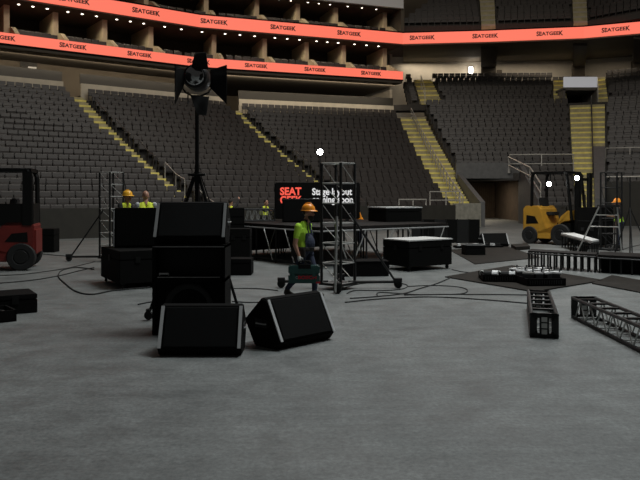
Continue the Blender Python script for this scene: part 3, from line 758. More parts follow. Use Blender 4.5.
# ---- black case cluster left
def case(name, loc, rz, L, W, Hh, label, z0=.0, casters=True, top=None, cat='case', edge=None, m=None, latch=True, group=None):
    """box with corner at origin, L along +x, W along +y"""
    e_ = empty(name, loc, rz, label, cat, group); b0 = z0+(.11 if casters else 0)
    split = b0+(Hh-b0)*.72
    MB().bbox((0, 0, b0), (L, W, split)).build('body', m or M_blk2, e_, bevel=.01)
    MB().bbox((0, 0, split+.006), (L, W, Hh)).build('lid', m or M_blk2, e_, bevel=.01)
    ed = MB()
    if top is M_pale: ed.bbox((-.012, -.012, Hh), (L+.012, W+.012, Hh+.03)); ed.build('pale_top', top, e_)
    elif top: ed.bbox((-.01, -.01, Hh-.0), (L+.01, .02, Hh+.022)); ed.bbox((-.01, -.01, Hh), (.02, W+.01, Hh+.022)); ed.bbox((L-.02, -.01, Hh), (L+.01, W+.01, Hh+.022)); ed.bbox((-.01, W-.02, Hh), (L+.01, W+.01, Hh+.022)); ed.build('top_edge', top, e_)
    if latch:
        for fx in (.25, .75): MB().bbox((L*fx-.05, -.014, split-.06), (L*fx+.05, 0, split+.06)).build('latch', M_blk, e_)
        MB().bbox((-.014, W*.5-.05, split-.06), (0, W*.5+.05, split+.06)).build('latch', M_blk, e_)
    if casters:
        for x in (.09, L-.09):
            for y in (.09, W-.09):
                c_ = MB().lathe([(0, -.022), (.042, -.022), (.05, 0), (.042, .022), (0, .022)], (x, y, z0+.05), (1, 0, 0), 12); c_.box((x, y, z0+.10), (.07, .07, .03)); c_.build('caster', M_rub, e_)
    return e_
pc = gp(119.5, 290); zt_ = H-(251.5-HZ)*pc.y/F
case('road_case', (pc.x, pc.y, 0), math.radians(30), 1.45, 1.6, zt_, 'large black road case on casters under the black speaker box, left', casters=True)
bx_ = dp(117, 14.9)
ub = empty('speaker_box', (bx_.x, 14.75, zt_+.0), math.radians(4), 'upright black speaker box standing on the large road case, left', 'speaker')
q0_ = .86
MB().prism([(0, 0), (.03, .84), (.5, .84), (.55, 0)], -.02, q0_, 'x').build('cabinet', M_blk2, ub, bevel=.012)
MB().bbox((-.035, -.004, .02), (-.015, .03, .78)).build('edge_strip', M_greyedge, ub); MB().bbox((q0_, -.004, .02), (q0_+.02, .03, .78)).build('edge_strip', M_greyedge, ub)
MB().prism([(-.015, .05), (.012, .76), (.03, .76), (.01, .05)], .03, q0_-.05, 'x').build('grille', M_grille, ub)

# left foreground cases
p = gp(37.5, 312.5)
aa = math.radians(32); case('flight_case', (p.x-1.3*math.cos(aa), p.y-1.3*math.sin(aa), 0), aa, 1.3, .75, .30, 'low black flight case with a closed lid at the left edge, the further of two', casters=False)
p = gp(21, 319.5); aa = math.radians(38); TR = empty('open_case', (p.x-1.05*math.cos(aa), p.y-.15-1.05*math.sin(aa), 0), aa, 'open black case with white and black gear at the left edge, the nearer of two', 'case')
MB().bbox((0, 0, 0), (1.05, .6, .03)).bbox((0, 0, 0), (1.05, .03, .17)).bbox((0, .57, 0), (1.05, .6, .17)).bbox((0, 0, 0), (.03, .6, .17)).bbox((1.02, 0, 0), (1.05, .6, .17)).build('tray', M_blk2, TR)
MB().bbox((.08, .06, .03), (.97, .54, .09)).build('foam_insert', M_rub, TR)
o = MB().box((0, 0, 0), (.22, .13, .07), .3).box((.02, .0, .05), (.12, .08, .04), .3).build('cable_reel', M_wood, None, bevel=.01); o.location = (p.x-.50, p.y-.17, .135)
tag(o, 'white adapter lying in the open case at the left edge', 'adapter')
o = MB().lathe([(.05, 0), (.09, 0), (.09, .05), (.05, .05), (.05, 0)], (0, 0, 0), (0, 0, 1), 16).build('cable_coil', M_rub); o.location = (p.x-.30, p.y-.09, .095)
tag(o, 'small coil of black cable beside the white adapter in the open case', 'cable')
p = gp(38, 252.5)
case('crate', (p.x, p.y, 0), 0, .52, .5, H-(229-HZ)*p.y/F, 'dark crate standing between the red forklift and the front wall', casters=False, latch=False)

# ---- road case right of the tower
p = gp(409, 272); q_ = gp(452, 268.5); L = (q_-p).length; yw = math.atan2((q_-p).y, (q_-p).x); zt_ = H-(241.5-HZ)*p.y/F
case('road_case', (p.x, p.y, 0), yw, L, 1.0, zt_, 'black wheeled road case with a bright top edge, right of the truss tower', top=M_pale)
# low black case on dark panel
p = gp(466, 255.8)
case('flight_case', (p.x, p.y, .02), math.radians(5), .62, .5, H-(246.2-HZ)*p.y/F, 'low black case on the square floor panel right of the stage', casters=False, top=M_greyedge, latch=False)
# small wedge on the floor and gear row
p = gp(485, 247.5); sw = wedge((p.x+.5, p.y+.35, 0), math.radians(12), 'small black wedge speaker lying on the floor between stage and yellow forklift', w=1.0, sc=.85)
p = gp(455, 248)
GR = empty('gear_tray', (p.x, p.y-.2, .02), math.radians(8), 'long flat tray of small black and white gear in front of the small wedge', 'tray')
MB().bbox((0, 0, 0), (1.75, .35, .06)).build('tray', M_blk2, GR)
for i in range(8):
    MB().box((.15+i*.21, .17, .10), (.10, .14, .08), i*.6).build('gear_block', M_wood if i % 3 == 0 else M_rub, GR)
# trays with gear
def gear_tray(a_, b_, yd, label, n, seed, coil=False):
    random.seed(seed); p = gp(*a_); q_ = gp(*b_); L = (q_-p).length; yw = math.atan2((q_-p).y, (q_-p).x)
    e_ = empty('equipment_tray', (p.x, p.y, .025), yw, label, 'tray')
    MB().bbox((0, 0, 0), (L, yd, .035)).bbox((0, 0, 0), (L, .03, .15)).bbox((0, yd-.03, 0), (L, yd, .13)).bbox((0, 0, 0), (.03, yd, .15)).bbox((L-.03, 0, 0), (L, yd, .15)).build('tray', M_blk2, e_)
    rb = MB()
    for i in range(int(L/.05)-2): rb.bbox((.05+i*.05, -.008, .03), (.07+i*.05, 0, .11))
    rb.build('side_ribs', M_truss, e_)
    return e_, L, yw, p
def lying(name, parent_e, x, y, z, m_, mt, label, cat, rz=0, group=None, parts=()):
    o = m_.build(name, mt, None); M_ = Matrix.Rotation(parent_e.rotation_euler.z, 3, 'Z'); v = M_ @ Vector((x, y, z))
    o.location = Vector(parent_e.location)+v; o.rotation_euler = (0, 0, parent_e.rotation_euler.z+rz); return tag(o, label, cat, group)
e1, L1, y1_, p1_ = gear_tray((483, 283), (521, 283.5), .85, 'left equipment tray on the dark panel, holding a white and black winch', 0, 3)
def winch(e_, x, y, z, label):
    w_ = empty('chain_hoist', Vector(e_.location)+Matrix.Rotation(e_.rotation_euler.z, 3, 'Z') @ Vector((x, y, z)), e_.rotation_euler.z-.3, label, 'hoist')
    MB().cyl((-.16, 0, .09), (.02, 0, .09), .075, n=12).build('motor', M_rub, w_); MB().cyl((.02, 0, .09), (.14, 0, .09), .085, n=12).build('housing', M_wood, w_)
    MB().lathe([(.05, -.012), (.065, 0), (.05, .012), (.035, 0), (.05, -.012)], (-.2, 0, .1), (0, 1, 0), 14).build('hook', M_steel, w_)
    return w_
winch(e1, .22, .34, .04, 'white and black chain hoist at the left end of the left tray')
winch(e1, .58, .30, .04, 'white and black chain hoist at the right end of the left tray')
e2, L2, y2_, p2_ = gear_tray((527.5, 287.5), (566, 287), 1.25, 'right equipment tray on the dark panel, full of white topped clamps', 0, 5)
for r_ in range(3):
    for c_ in range(4):
        m_ = MB().box((0, 0, .05), (.07, .09, .10), 0); x, y = .12+c_*(L2-.24)/3, .2+r_*.40
        e_ = empty('truss_clamp', Vector(e2.location)+Matrix.Rotation(y2_, 3, 'Z') @ Vector((x, y, .04)), y2_+.5*((r_+c_) % 3-1), 'white and black clamp in the right tray, %s row, %s from the left' % (['front', 'middle', 'back'][r_], ['first', 'second', 'third', 'fourth'][c_]), 'clamp', 'clamps in the right tray')
        MB().bbox((-.08, -.07, 0), (.08, .07, .19)).build('body', M_rub, e_); MB().bbox((-.13, -.06, .19), (.11, .06, .225)).build('top_plate', M_wood if (r_+c_) % 4 else M_steel, e_)
        MB().cyl((.07, 0, .05), (.07, 0, .29), .015, n=6).build('bolt', M_truss, e_)

# ---- trusses lying on the floor
def lying_truss(loc, rz, L, s, label, nb, plate_near=True, name='box_truss', diag_m=None, rung_m=None):
    e_ = empty(name, loc, rz, label, 'truss')
    r0 = .026; c4 = [(-s/2, r0), (s/2, r0), (s/2, s-r0), (-s/2, s-r0)]
    for x, z in c4: MB().cyl((x, .02, z), (x, L-.02, z), r0).build('chord', M_truss, e_)
    for end, y in ((0, 0), (1, L)):
        pl = MB().bbox((-s/2-.02, y-.02, 0), (-s/2+.07, y+.02, s)).bbox((s/2-.07, y-.02, 0), (s/2+.02, y+.02, s)).bbox((-s/2, y-.02, 0), (s/2, y+.02, .06)).bbox((-s/2, y-.02, s-.06), (s/2, y+.02, s)).bbox((-.06, y-.02, 0), (.06, y-.0, s))
        o = pl.build('end_plate', M_truss, e_)
        for hx in (-s*.32, s*.32):
            for hz in (s*.22, s*.78): MB().cyl((hx, y-.028, hz), (hx, y-.018, hz), .020, n=10).build('bolt_hole', M_blk, o)
        for hz in (s*.25, s*.5, s*.75): MB().bbox((-.035, y-.03, hz-.03), (.035, y-.019, hz+.03)).build('spigot', M_steel, o)
    for k in range(nb+1):
        y = .12+(L-.24)*k/nb; m_ = MB()
        m_.bbox((-s/2, y-.035, s-.045), (s/2, y+.035, s-.02)); m_.build('cross_plate', rung_m or M_truss, e_); MB().cyl((-s/2, y, r0), (s/2, y, r0), .014, n=6).build('cross_tube', M_steel, e_)
    for k in range(nb):
        ya, yb = .12+(L-.24)*k/nb, .12+(L-.24)*(k+1)/nb; m_ = None
        for x in (-s/2, s/2): MB().cyl((x, ya, r0), (x, (ya+yb)/2, s-r0), .011, n=6).cyl((x, (ya+yb)/2, s-r0), (x, yb, r0), .011, n=6).build('diagonal', diag_m or M_steel, e_)
    return e_
a_, b_ = gp(533, 338.5), gp(558, 338.5); s_ = (b_-a_).length*.96
fx = dp(544, 11.6); cn = (a_+b_)/2; rz = math.atan2(fx.y-cn.y, fx.x-cn.x)-PI/2
lying_truss((cn.x, cn.y+.05, 0), rz*.9, 2.35, .32, 'short black box truss lying end-on toward the camera', 5, diag_m=M_truss)
lying_truss((3.77+.17, 7.55, 0), math.radians(-1.0), 3.05, .33, 'long black box truss with pale diagonals lying at the right edge', 7)

# ---- low platforms with many legs
def platform(pts, ztop, label, legs, th=.05, skirt=None, m=M_deck, z0=0.0, topm=None, lr=.022):
    c_ = sum(pts, Vector())/4; e_ = empty('low_platform', (c_.x, c_.y, 0), 0, label, 'platform'); ps = [p-c_ for p in pts]
    MB().slab(ps, ztop-th, ztop).build('deck', topm or m, e_)
    fr = MB(); 
    for i in range(4): fr.cyl(ps[i]+Vector((0, 0, ztop-th-.03)), ps[(i+1) % 4]+Vector((0, 0, ztop-th-.03)), .022, n=6)
    fr.build('frame', M_truss, e_)
    nx, ny = legs
    for j in range(ny):
        for i in range(nx):
            a_ = lerp(ps[0], ps[1], (i+.15)/(nx-.7)) if nx > 1 else ps[0]; b_ = lerp(ps[3], ps[2], (i+.15)/(nx-.7))
            p = lerp(a_, b_, .03+.94*j/max(1, ny-1)); MB().cyl((p.x, p.y, 0), (p.x, p.y, ztop-th), lr, n=6).build('leg', M_truss, e_)
    return e_
# near long one
def q2(px, d): return dp(px, d)
platform([q2(528, 18.0), q2(596, 16.9), q2(597.5, 17.5), q2(531, 18.7)], .44, 'long low platform on many black legs in front of the other one, behind the trays', (11, 2), th=.035, topm=M_deck, lr=.025)
platform([q2(598, 16.8), q2(668, 15.9), q2(668, 16.9), q2(600, 17.8)], .44, 'low platform with a black box beneath it at the right edge', (7, 2))
MB_ = MB(); a_, b_ = q2(601, 16.95), q2(668, 16.08); bx = MB_.wall(a_, b_, .0, .36, .5).build('flight_case', M_blk2, None, bevel=.01); tag(bx, 'long black box pushed under the low platform at the right edge', 'case')
platform([gp(575, 240, .5)+V2(.25, -.7)-Vector((0, 0, .5)), gp(596.5, 240, .5)+V2(.0, -.2)-Vector((0, 0, .5)), gp(574, 233.2, .5)-Vector((0, 0, .5)), gp(561, 233.5, .5)-Vector((0, 0, .5))], .52, 'low platform with a pale grey top on black legs, beside the forklift load', (5, 4), topm=M_pale)

# ---- stage
C0 = Vector((0.0, 17.7, 0)); e1_ = Vector((.8, .6, 0)); e2_ = Vector((-.6, .8, 0)); zs = 1.06
SL, SW = 4.7, 5.2
ST = empty('stage', C0, math.atan2(.6, .8), 'black raised stage of deck panels on scaffold legs with pale diagonal braces', 'stage')
for i in range(3):
    for j in range(3):
        MB().bbox((i*SL/3+.006, j*SW/3+.006, zs-.09), ((i+1)*SL/3-.006, (j+1)*SW/3-.006, zs)).build('deck_panel', M_deck, ST)
for i in range(7):
    for j in range(6):
        x, y = .04+i*(SL-.08)/6, .04+j*(SW-.08)/5
        if 0 < i < 6 and 0 < j < 5 and (i+j) % 2: continue
        MB().cyl((x, y, 0), (x, y, zs-.09), .026, n=8).build('leg', M_truss, ST)
MB().cyl((0, .0, zs-.11), (SL, .0, zs-.11), .022).build('front_rail', M_greyedge, ST); MB().cyl((0, 0, zs-.11), (0, SW, zs-.11), .022).build('side_rail', M_greyedge, ST)
MB().cyl((0, .0, .10), (SL, .0, .10), .022).build('bottom_rail', M_truss, ST); MB().cyl((0, 0, .10), (0, SW, .10), .022).build('bottom_rail', M_truss, ST)
for k, (x0, x1) in enumerate(((.5, .9), (1.5, 1.05), (2.5, 2.05), (3.05, 3.5), (4.5, 4.05))):
    MB().cyl((x0, -.03, zs-.12), (x1, -.03, .08), .017, n=6).build('brace', M_steel, ST)
for k, (y0, y1) in enumerate(((1.55, 1.1), (2.6, 2.15), (4.6, 4.2))):
    MB().cyl((-.03, y0, zs-.12), (-.03, y1, .08), .017, n=6).build('brace', M_steel, ST)
for k in range(4):
    MB().cyl((.5+k*1.0, 1.0, zs-.12), (.95+k*1.0, 1.0, .05), .014, n=6).build('inner_brace', M_steel if k % 2 else M_truss, ST)
    MB().cyl((.9, .7+k*.9, zs-.12), (.9, 1.2+k*.9, .05), .014, n=6).build('inner_brace', M_steel if k % 2 else M_truss, ST)
MB().bbox((.1, SW-.25, .12), (SL-.1, SW-.2, zs-.1)).build('back_dark_sheet', M_blk, ST)  # black sheet added behind the legs to keep the space under the stage dark
# low step in front
p = gp(331, 279.5); o = MB().bbox((0, 0, .0), (1.2, .7, .32)).bbox((-.01, -.01, .32), (1.21, .71, .35)).build('stage_step', M_blk2, None, bevel=.008); o.location = (p.x+.15, p.y+.5, 0); o.rotation_euler = (0, 0, .1)
tag(o, 'low black step box on the floor behind the truss tower', 'step')
# stage skirt / barrier to the right
br = empty('barrier', (dp(447, 26).x, 26, 0), 0, 'black fence of upright panels between the stage and the floor tunnel', 'barrier')
xx = dp(480, 26).x-dp(412, 26).x; x_0 = dp(412, 26).x-br.location.x
for i in range(6):
    MB().bbox((x_0+i*xx/6+.01, 0, .10), (x_0+(i+1)*xx/6-.01, .04, .98)).build('panel', M_blk2 if i % 2 else M_truss, br); MB().cyl((x_0+i*xx/6, 0, 0), (x_0+i*xx/6, 0, 1.0), .02).build('post', M_truss, br)
# LED screen
sd = 22.3; sx0, sx1 = dp(274.5, sd).x, dp(360, sd).x; stop = H+(HZ-182.5)*sd/F
SC = empty('led_screen', ((sx0+sx1)/2, sd, zs), 0, 'black LED screen with red and white lettering standing on the stage', 'screen')
hw = (sx1-sx0)/2; hh = stop-zs
MB().bbox((-hw, 0, .06), (hw, .12, hh)).build('cabinet', M_blk, SC, bevel=.03)
for x in (-hw*.7, hw*.7): MB().bbox((x-.05, -.2, 0), (x+.05, .35, .06)).build('foot', M_truss, SC)
def scr_text(t, size, px, py, m_, bold, sxx=1): return text_obj(t, size, m_, ((px-320)/F*sd-(sx0+sx1)/2, -.008, H+(HZ-py)*sd/F-zs), (PI/2, 0, 0), SC, 'lettering', bold=bold, depth=.004, align='LEFT', sx=sxx)
scr_text('SEAT', .33, 280, 191.7, M_redtx, .012, .92); scr_text('GEEK', .33, 280, 200.3, M_redtx, .012, .86)
scr_text('Stage layout', .30, 312, 192, M_whitetx, .008, .87); scr_text('coming soon', .30, 312, 199.8, M_whitetx, .008, .845)
# box on stage before the screen
d = .79*F/26.3; b1 = empty('speaker_box', (dp(301.5, d).x, d, zs), math.radians(3), 'black box speaker standing on the stage before the red lettering of the screen', 'speaker')
MB().prism([(0, 0), (.06, .69), (.42, .71), (.5, 0)], -.58, .58, 'x').build('cabinet', M_blk2, b1, bevel=.015); MB().prism([(-.012, .04), (.046, .66), (.07, .66), (.02, .04)], -.53, .53, 'x').build('grille', M_grille, b1)
# long case on stage
pa, pb = .79*F/25.3, 0
p = dp(386, 21.2, zs); cs_ = case('flight_case', (p.x, p.y, zs), math.radians(27), 1.32, 1.05, .42, 'long low black case with a bright top edge on the right of the stage', casters=False, top=M_pale, latch=False)
# stacked short truss on the stage, left
tr = lying_truss((dp(243, 22.2).x, 21.9, zs), -PI/2+.2, 1.0, .40, 'short dark truss piece with pale diagonals lying on the left of the stage', 4)
# amp racks left of stage
for px, d, w_, h_, lb in ((237, 20.3, .50, 1.50, 'tall dark amplifier rack between the speaker stack and the stage'),):
    p = dp(px-10, d); R1_ = empty('amplifier_rack', (p.x, p.y, 0), .1, lb, 'rack')
    MB().bbox((0, 0, .1), (w_, .6, h_)).build('cabinet', M_blk2, R1_, bevel=.01)
    for i in range(6): MB().bbox((.04, -.015, .18+i*.215), (w_-.04, 0, .37+i*.215)).build('rack_panel', M_blk, R1_)
    for x in (.08, w_-.08):
        for y in (.08, .52): MB().cyl((x, y, 0), (x, y, .1), .04).build('caster', M_rub, R1_)
p = gp(228, 275.5); case('trunk', (p.x, p.y, 0), .0, .54, .6, .38, 'low black trunk on the floor between the speaker stack and the stage', casters=False, latch=False)
p = gp(226, 266); case('trunk', (p.x-.05, p.y+.6, 0), .0, .62, .6, .95, 'black trunk behind the low one, left of the stage', casters=True)
# work light on a mast behind the screen
def worklight(px, py, d, z0, label, pw):
    e_ = empty('work_light', (dp(px, d).x, d, z0), 0, label, 'work light'); z = H+(HZ-py)*d/F-z0
    MB().cyl((0, .05, 0), (0, .05, z-.08), .02).build('mast', M_truss, e_)
    MB().bbox((-.12, .0, z-.1), (.12, .08, z+.1)).build('housing', M_truss, e_)
    MB().lathe([(0, .02), (.08, .015), (.095, 0)], (0, -.002, z), (0, -1, 0), 20).build('lens', M_lamp, e_, smooth=True)
    for a in range(3): MB().cyl((0, .05, .45), (.35*math.cos(a*2.1+.5), .05+.35*math.sin(a*2.1+.5), .01), .014).build('leg', M_truss, e_)
    lamp('work_lamp', 'SPOT', (e_.location.x, d-.12, z0+z), pw, (.95, 1, 1), .08, target=(e_.location.x, d-6, z0+z-2.0), spot=1.6)
worklight(320, 152, 23.4, zs, 'brilliant white work light on a thin mast behind the screen', 60)

# ---- forklifts (local +x = forward, origin at ground under the centre)
def forklift(loc, rz, label, paint, load=False, lights=True, L=2.3, Wd=1.15, top=2.72, gx=(-.72, .80), br=1.0, bs=1.0, mw=.36, hub=None):
    e_ = empty('forklift', loc, rz, label, 'forklift'); W2 = Wd/2
    xr, xf = -L/2, L/2-.15
    # chassis
    prof = [(xr+.02, .34), (xr-.02, 1.12), (xr+.10, 1.22), (xr+.62, 1.22), (xr+.74, 1.12), (xr+.92, .70), (xr+1.05, .50), (xr+1.30, .48), (xr+1.42, .62), (xr+1.55, .92), (xf-.10, 1.10), (xf, 1.10), (xf, .82), (xf-.20, .80), (xf-.50, .70), (xf-.72, .40), (xf-.78, .22), (xr+.55, .22), (xr+.48, .40)]
    prof = [(x, z if z < .5 else .5+(z-.5)*bs) for x, z in prof]
    body = MB().prism(prof, -W2, W2, 'y').build('body', paint, e_, bevel=.02)
    MB().bbox((xr-.06, -W2+.03, .36), (xr+.25, W2-.03, .5+.55*bs)).build('counterweight', paint, e_, bevel=.05)
    for s_ in (-1, 1): MB().prism([(xr+.12, .5+.2*bs), (xr+.14, .5+.45*bs), (xr+.50, .5+.42*bs), (xr+.66, .5+.22*bs)], s_*W2-.008, s_*W2+.008, 'y').build('side_vent', M_blk, e_)
    MB().bbox((xf-.55, -W2+.05, .40), (xf, W2-.05, .84)).build('floor_plate', M_blk, e_)
    for x, r_, s_w in ((xf-.38, .40, 'front'), (xr+.28, .34, 'rear')):
        for s_ in (-1, 1):
            y = s_*(W2-.06)
            w_ = MB().lathe([(0, -.10), (r_*.55, -.11), (r_*.6, -.12), (r_*.93, -.12), (r_, -.08), (r_, .08), (r_*.93, .12), (r_*.6, .12), (r_*.55, .11), (0, .10)], (x, y, r_), (0, 1, 0), 28).build('wheel', M_rub, e_, smooth=False)
            MB().lathe([(0, -.128), (r_*.45, -.125), (r_*.5, -.10), (r_*.5, .10), (r_*.45, .125), (0, .128)], (x, y, r_), (0, 1, 0), 18).build('hub', M_truss, w_)
    # overhead guard
    g0, g1 = gx
    for s_ in (-1, 1):
        y = s_*(W2-.06)
        MB().tube([(g0, y, 1.15), (g0+.02, y, top-.15), (g0+.10, y, top)], .06, 8).build('guard_post', M_blk, e_)
        MB().tube([(g1+.22, y, .95), (g1+.02, y, top-.06), (g1-.06, y, top)], .06, 8).build('guard_post', M_blk, e_)
    rf = MB().bbox((g0, -W2+.02, top-.04), (g1, -W2+.10, top+.04)).bbox((g0, W2-.10, top-.04), (g1, W2-.02, top+.04)).bbox((g0, -W2+.02, top-.04), (g0+.07, W2-.02, top+.04)).bbox((g1-.07, -W2+.02, top-.04), (g1, W2-.02, top+.04))
    for i in range(7): rf.bbox((g0+.12+i*(g1-g0-.2)/7, -W2+.08, top-.015), (g0+.17+i*(g1-g0-.2)/7, W2-.08, top+.02))
    rf.build('overhead_guard', M_blk, e_)
    st = MB().bbox((-.50, -.26, 1.10), (.02, .26, 1.24)).prism([(-.52, 1.2), (-.38, 1.2), (-.46, 1.80), (-.62, 1.78)], -.25, .25, 'y').build('seat', M_rub, e_, bevel=.03)
    MB().cyl((.52, .1, .95), (.36, .1, 1.42), .025).build('steering_column', M_blk, e_)
    n_ = Vector((-.35, 0, .94)); MB().lathe([(.17, -.012), (.185, 0), (.17, .012), (.155, 0), (.17, -.012)], (.35, .1, 1.44), n_, 20).build('steering_wheel', M_rub, e_)
    # mast
    mx = xf+.14
    for s_ in (-1, 1):
        MB().bbox((mx, s_*mw-.07, .08), (mx+.16, s_*mw+.07, top-.02)).build('mast_rail', M_blk, e_)
        MB().bbox((mx+.05, s_*(mw-.13)-.04, .12), (mx+.15, s_*(mw-.13)+.04, top-.05)).build('inner_mast_rail', M_truss, e_)
        MB().cyl((mx-.02, s_*.30, .2), (mx-.02, s_*.30, 1.9), .035).build('lift_cylinder', M_truss, e_)
    for z in (.25, 1.25, top-.32): MB().bbox((mx, -mw-.04, z), (mx+.12, mw+.04, z+.10)).build('mast_crossbar', M_blk, e_)
    MB().bbox((mx+.17, -.52, .18), (mx+.23, .52, .30)).bbox((mx+.17, -.52, .60), (mx+.23, .52, .70)).bbox((mx+.17, -.52, 1.28), (mx+.23, .52, 1.34)).build('carriage', M_blk, e_)
    for i in range(6): MB().bbox((mx+.18, -.50+i*.195, .65), (mx+.22, -.46+i*.195, 1.32)).build('load_backrest_bar', M_blk, e_)
    for s_ in (-1, 1): MB().bbox((mx+.22, s_*.28-.06, .06), (mx+.27, s_*.28+.06, .66)).bbox((mx+.22, s_*.28-.06, .06), (mx+1.2, s_*.28+.06, .10)).build('fork', M_truss, e_)
    return e_
Y = empty('x', (0, 0, 0)); bpy.data.objects.remove(Y)
yr = math.radians(-48)
yp = Vector((dp(556, 27.0).x, 27.0, 0))
YF = forklift(yp, yr, 'yellow forklift with a black mast and two work lamps, parked at the right', M_yel, L=2.1, Wd=1.2, top=2.74, gx=(-.72, .72), bs=1.35, mw=.46)
ys = M_yel
def child_lamp(parent, wx, wy, wz, r_=.085):
    inv = parent.matrix_basis.inverted(); v = inv @ Vector((wx, wy, wz)); rot = Matrix.Rotation(-parent.rotation_euler.z, 3, 'Z'); ax = rot @ Vector((0, -1, 0))
    h_ = MB().lathe([(0, -.12), (r_+.02, -.10), (r_+.03, 0), (r_+.01, .0)], v, ax, 16).build('work_lamp', M_truss, parent)
    MB().lathe([(r_, 0), (r_*.8, .03), (0, .045)], v+ax*.002, ax, 18).build('lens', M_lamp, h_)
# lamps on the near side of the overhead guard and on the mast
v1 = dp(549, 26.4); child_lamp(YF, v1.x, v1.y, H+(HZ-184)*26.4/F)
v2 = dp(577, 25.6); child_lamp(YF, v2.x, v2.y, H+(HZ-178)*25.6/F)
inv = YF.matrix_basis.inverted()
a1 = inv @ Vector((v1.x, v1.y, H+(HZ-184)*26.4/F)); MB().cyl((a1.x, a1.y+.1, a1.z), (a1.x, a1.y+.1, 2.72), .02).build('lamp_bracket', M_blk, YF)
a2 = inv @ Vector((v2.x, v2.y, H+(HZ-178)*25.6/F)); MB().cyl((a2.x-.03, a2.y, a2.z), (1.1, .0, 2.60), .025).build('lamp_bracket', M_blk, YF)
lamp('forklift_lamp', 'SPOT', (v1.x, v1.y-.1, 2.3), 60, (1, 1, .98), .07, target=(v1.x-2, v1.y-6, .3), spot=1.7)
lamp('forklift_lamp', 'SPOT', (v2.x, v2.y-.1, 2.5), 60, (1, 1, .98), .07, target=(v2.x, v2.y-6, .3), spot=1.7)
# load: tall black case held before the mast
lo = YF.matrix_basis @ Vector((1.36, -.30, .10))
ld = empty('flight_case', lo, yr, 'big black case held up on the forks of the yellow forklift', 'case')
MB().bbox((0, -.62, 0), (.75, .62, 1.34)).build('body', M_blk2, ld, bevel=.015)
MB().bbox((-.01, -.632, .84), (.76, .632, .87)).build('edge_strip', M_truss, ld)
for x in (.2, .55): MB().bbox((x-.06, -.635, .5), (x+.06, -.62, .62)).build('latch', M_truss, ld)
# red forklift, facing left, tail to the right
rp = dp(-20, 17.45)
RF = forklift((dp(-14, 17.4).x, 17.75, 0), math.radians(180+14), 'dark red forklift cut by the left edge of the picture', M_red, L=2.1, Wd=1.2, top=2.50, gx=(-1.0, .6), br=.5)
MB().bbox((-1.02, .50, 1.12), (-.2, .60, 1.66)).build('side_panel', M_blk, RF); MB().bbox((-1.02, .52, 1.12), (-.80, .62, 2.46)).build('cab_pillar_panel', M_blk, RF)
MB().bbox((-1.04, -.56, 1.1), (-.98, .56, 1.66)).build('rear_panel', M_blk, RF)

# ---- stepladder at right
LD = empty('stepladder', (dp(606, 21.2).x, 21.2, 0), 0, 'pale metal stepladder standing open in front of the dark truss tower, right', 'ladder')
def L_(px, py, d=None, z=None):
    d = d or 21.2; return Vector(((px-320)/F*d, d, H+(HZ-py)*d/F))-LD.location
MB().tube([L_(599.5, 206), L_(577, 252.5, 21.9)], .022).build('rail', M_steel, LD); MB().tube([L_(617, 206), L_(622, 256, 21.3)], .022).build('rail', M_steel, LD)
MB().tube([L_(600, 206, 21.4), L_(598, 251, 22.3)], .018).build('back_leg', M_truss, LD); MB().tube([L_(616, 206, 21.4), L_(614, 250, 22.3)], .018).build('back_leg', M_truss, LD)
for t in (.18, .42, .68, .9):
    a_ = lerp(L_(599.5, 206), L_(577, 252.5, 22.8), t); b_ = lerp(L_(617, 206), L_(622, 256, 21.3), t)
    if t < .5: MB().cyl(a_, b_, .018).build('rung', M_steel, LD)
MB().bbox(L_(599, 207)+Vector((0, -.1, 0)), L_(618, 205)+Vector((0, .15, 0))).build('top_step', M_truss, LD)
# tripod at far right
TP = empty('tripod_stand', (dp(624, 20.6).x, 20.2, 0), 0, 'black tripod stand with a splayed leg at the right edge', 'stand')
MB().cyl((0, 0, .2), (0, 0, 2.4), .02).build('pole', M_truss, TP)
for dx, dy in ((.62, -.1), (-.3, .45), (-.15, -.5)): MB().cyl((0, 0, 1.50), (dx, dy, .02), .018).build('leg', M_truss, TP)

# ---- cables on the floor
def cable(name, label, pts, r_=.011):
    ps = [gp(*p) for p in pts]; out = []
    for i in range(len(ps)-1):      # Catmull-Rom
        p0 = ps[max(i-1, 0)]; p1 = ps[i]; p2 = ps[i+1]; p3 = ps[min(i+2, len(ps)-1)]
        for k in range(8):
            t = k/8; out.append(.5*((2*p1)+(p2-p0)*t+(2*p0-5*p1+4*p2-p3)*t*t+(3*p1-p0-3*p2+p3)*t**3))
    out.append(ps[-1]); out = [Vector((p.x, p.y, r_+.001)) for p in out]
    o = MB().tube(out, r_, 6).build(name, M_rub, smooth=True); tag(o, label, 'cable'); return o
cable('cable', 'black cable looping on the floor left of the large road case', [(94, 270), (76, 268), (62, 271), (58.5, 277), (65, 284), (76, 292), (92, 295), (115, 291), (150, 288)], .014)
cable('cable', 'long cable running from the left edge to the truss tower base, the upper one', [(-5, 276), (20, 275), (45, 272), (70, 268), (95, 262)], .011)
cable('cable', 'long cable from the left edge passing below the red forklift, the lower one', [(-5, 284), (30, 281), (60, 276), (80, 271), (94, 268)], .012)
cable('cable', 'thin cable crossing the floor behind the red forklift', [(40, 254), (60, 256), (85, 257), (96, 257)], .012)
cable('cable', 'short cable on the floor left of the speaker stack', [(138, 305), (148, 303), (156, 302)], .011)
cable('cable', 'cable between the speaker stack and the toolbox worker, the nearer one', [(232, 302), (250, 303), (270, 302), (290, 300)], .010)
cable('cable', 'cable between the speaker stack and the toolbox worker, the further one', [(232, 289), (255, 289), (278, 291)], .010)
cable('cable', 'cable looped around the outrigger foot right of the truss tower', [(345, 288), (362, 284), (388, 283), (406, 285), (404, 289), (385, 291), (356, 291), (347, 294)], .010)
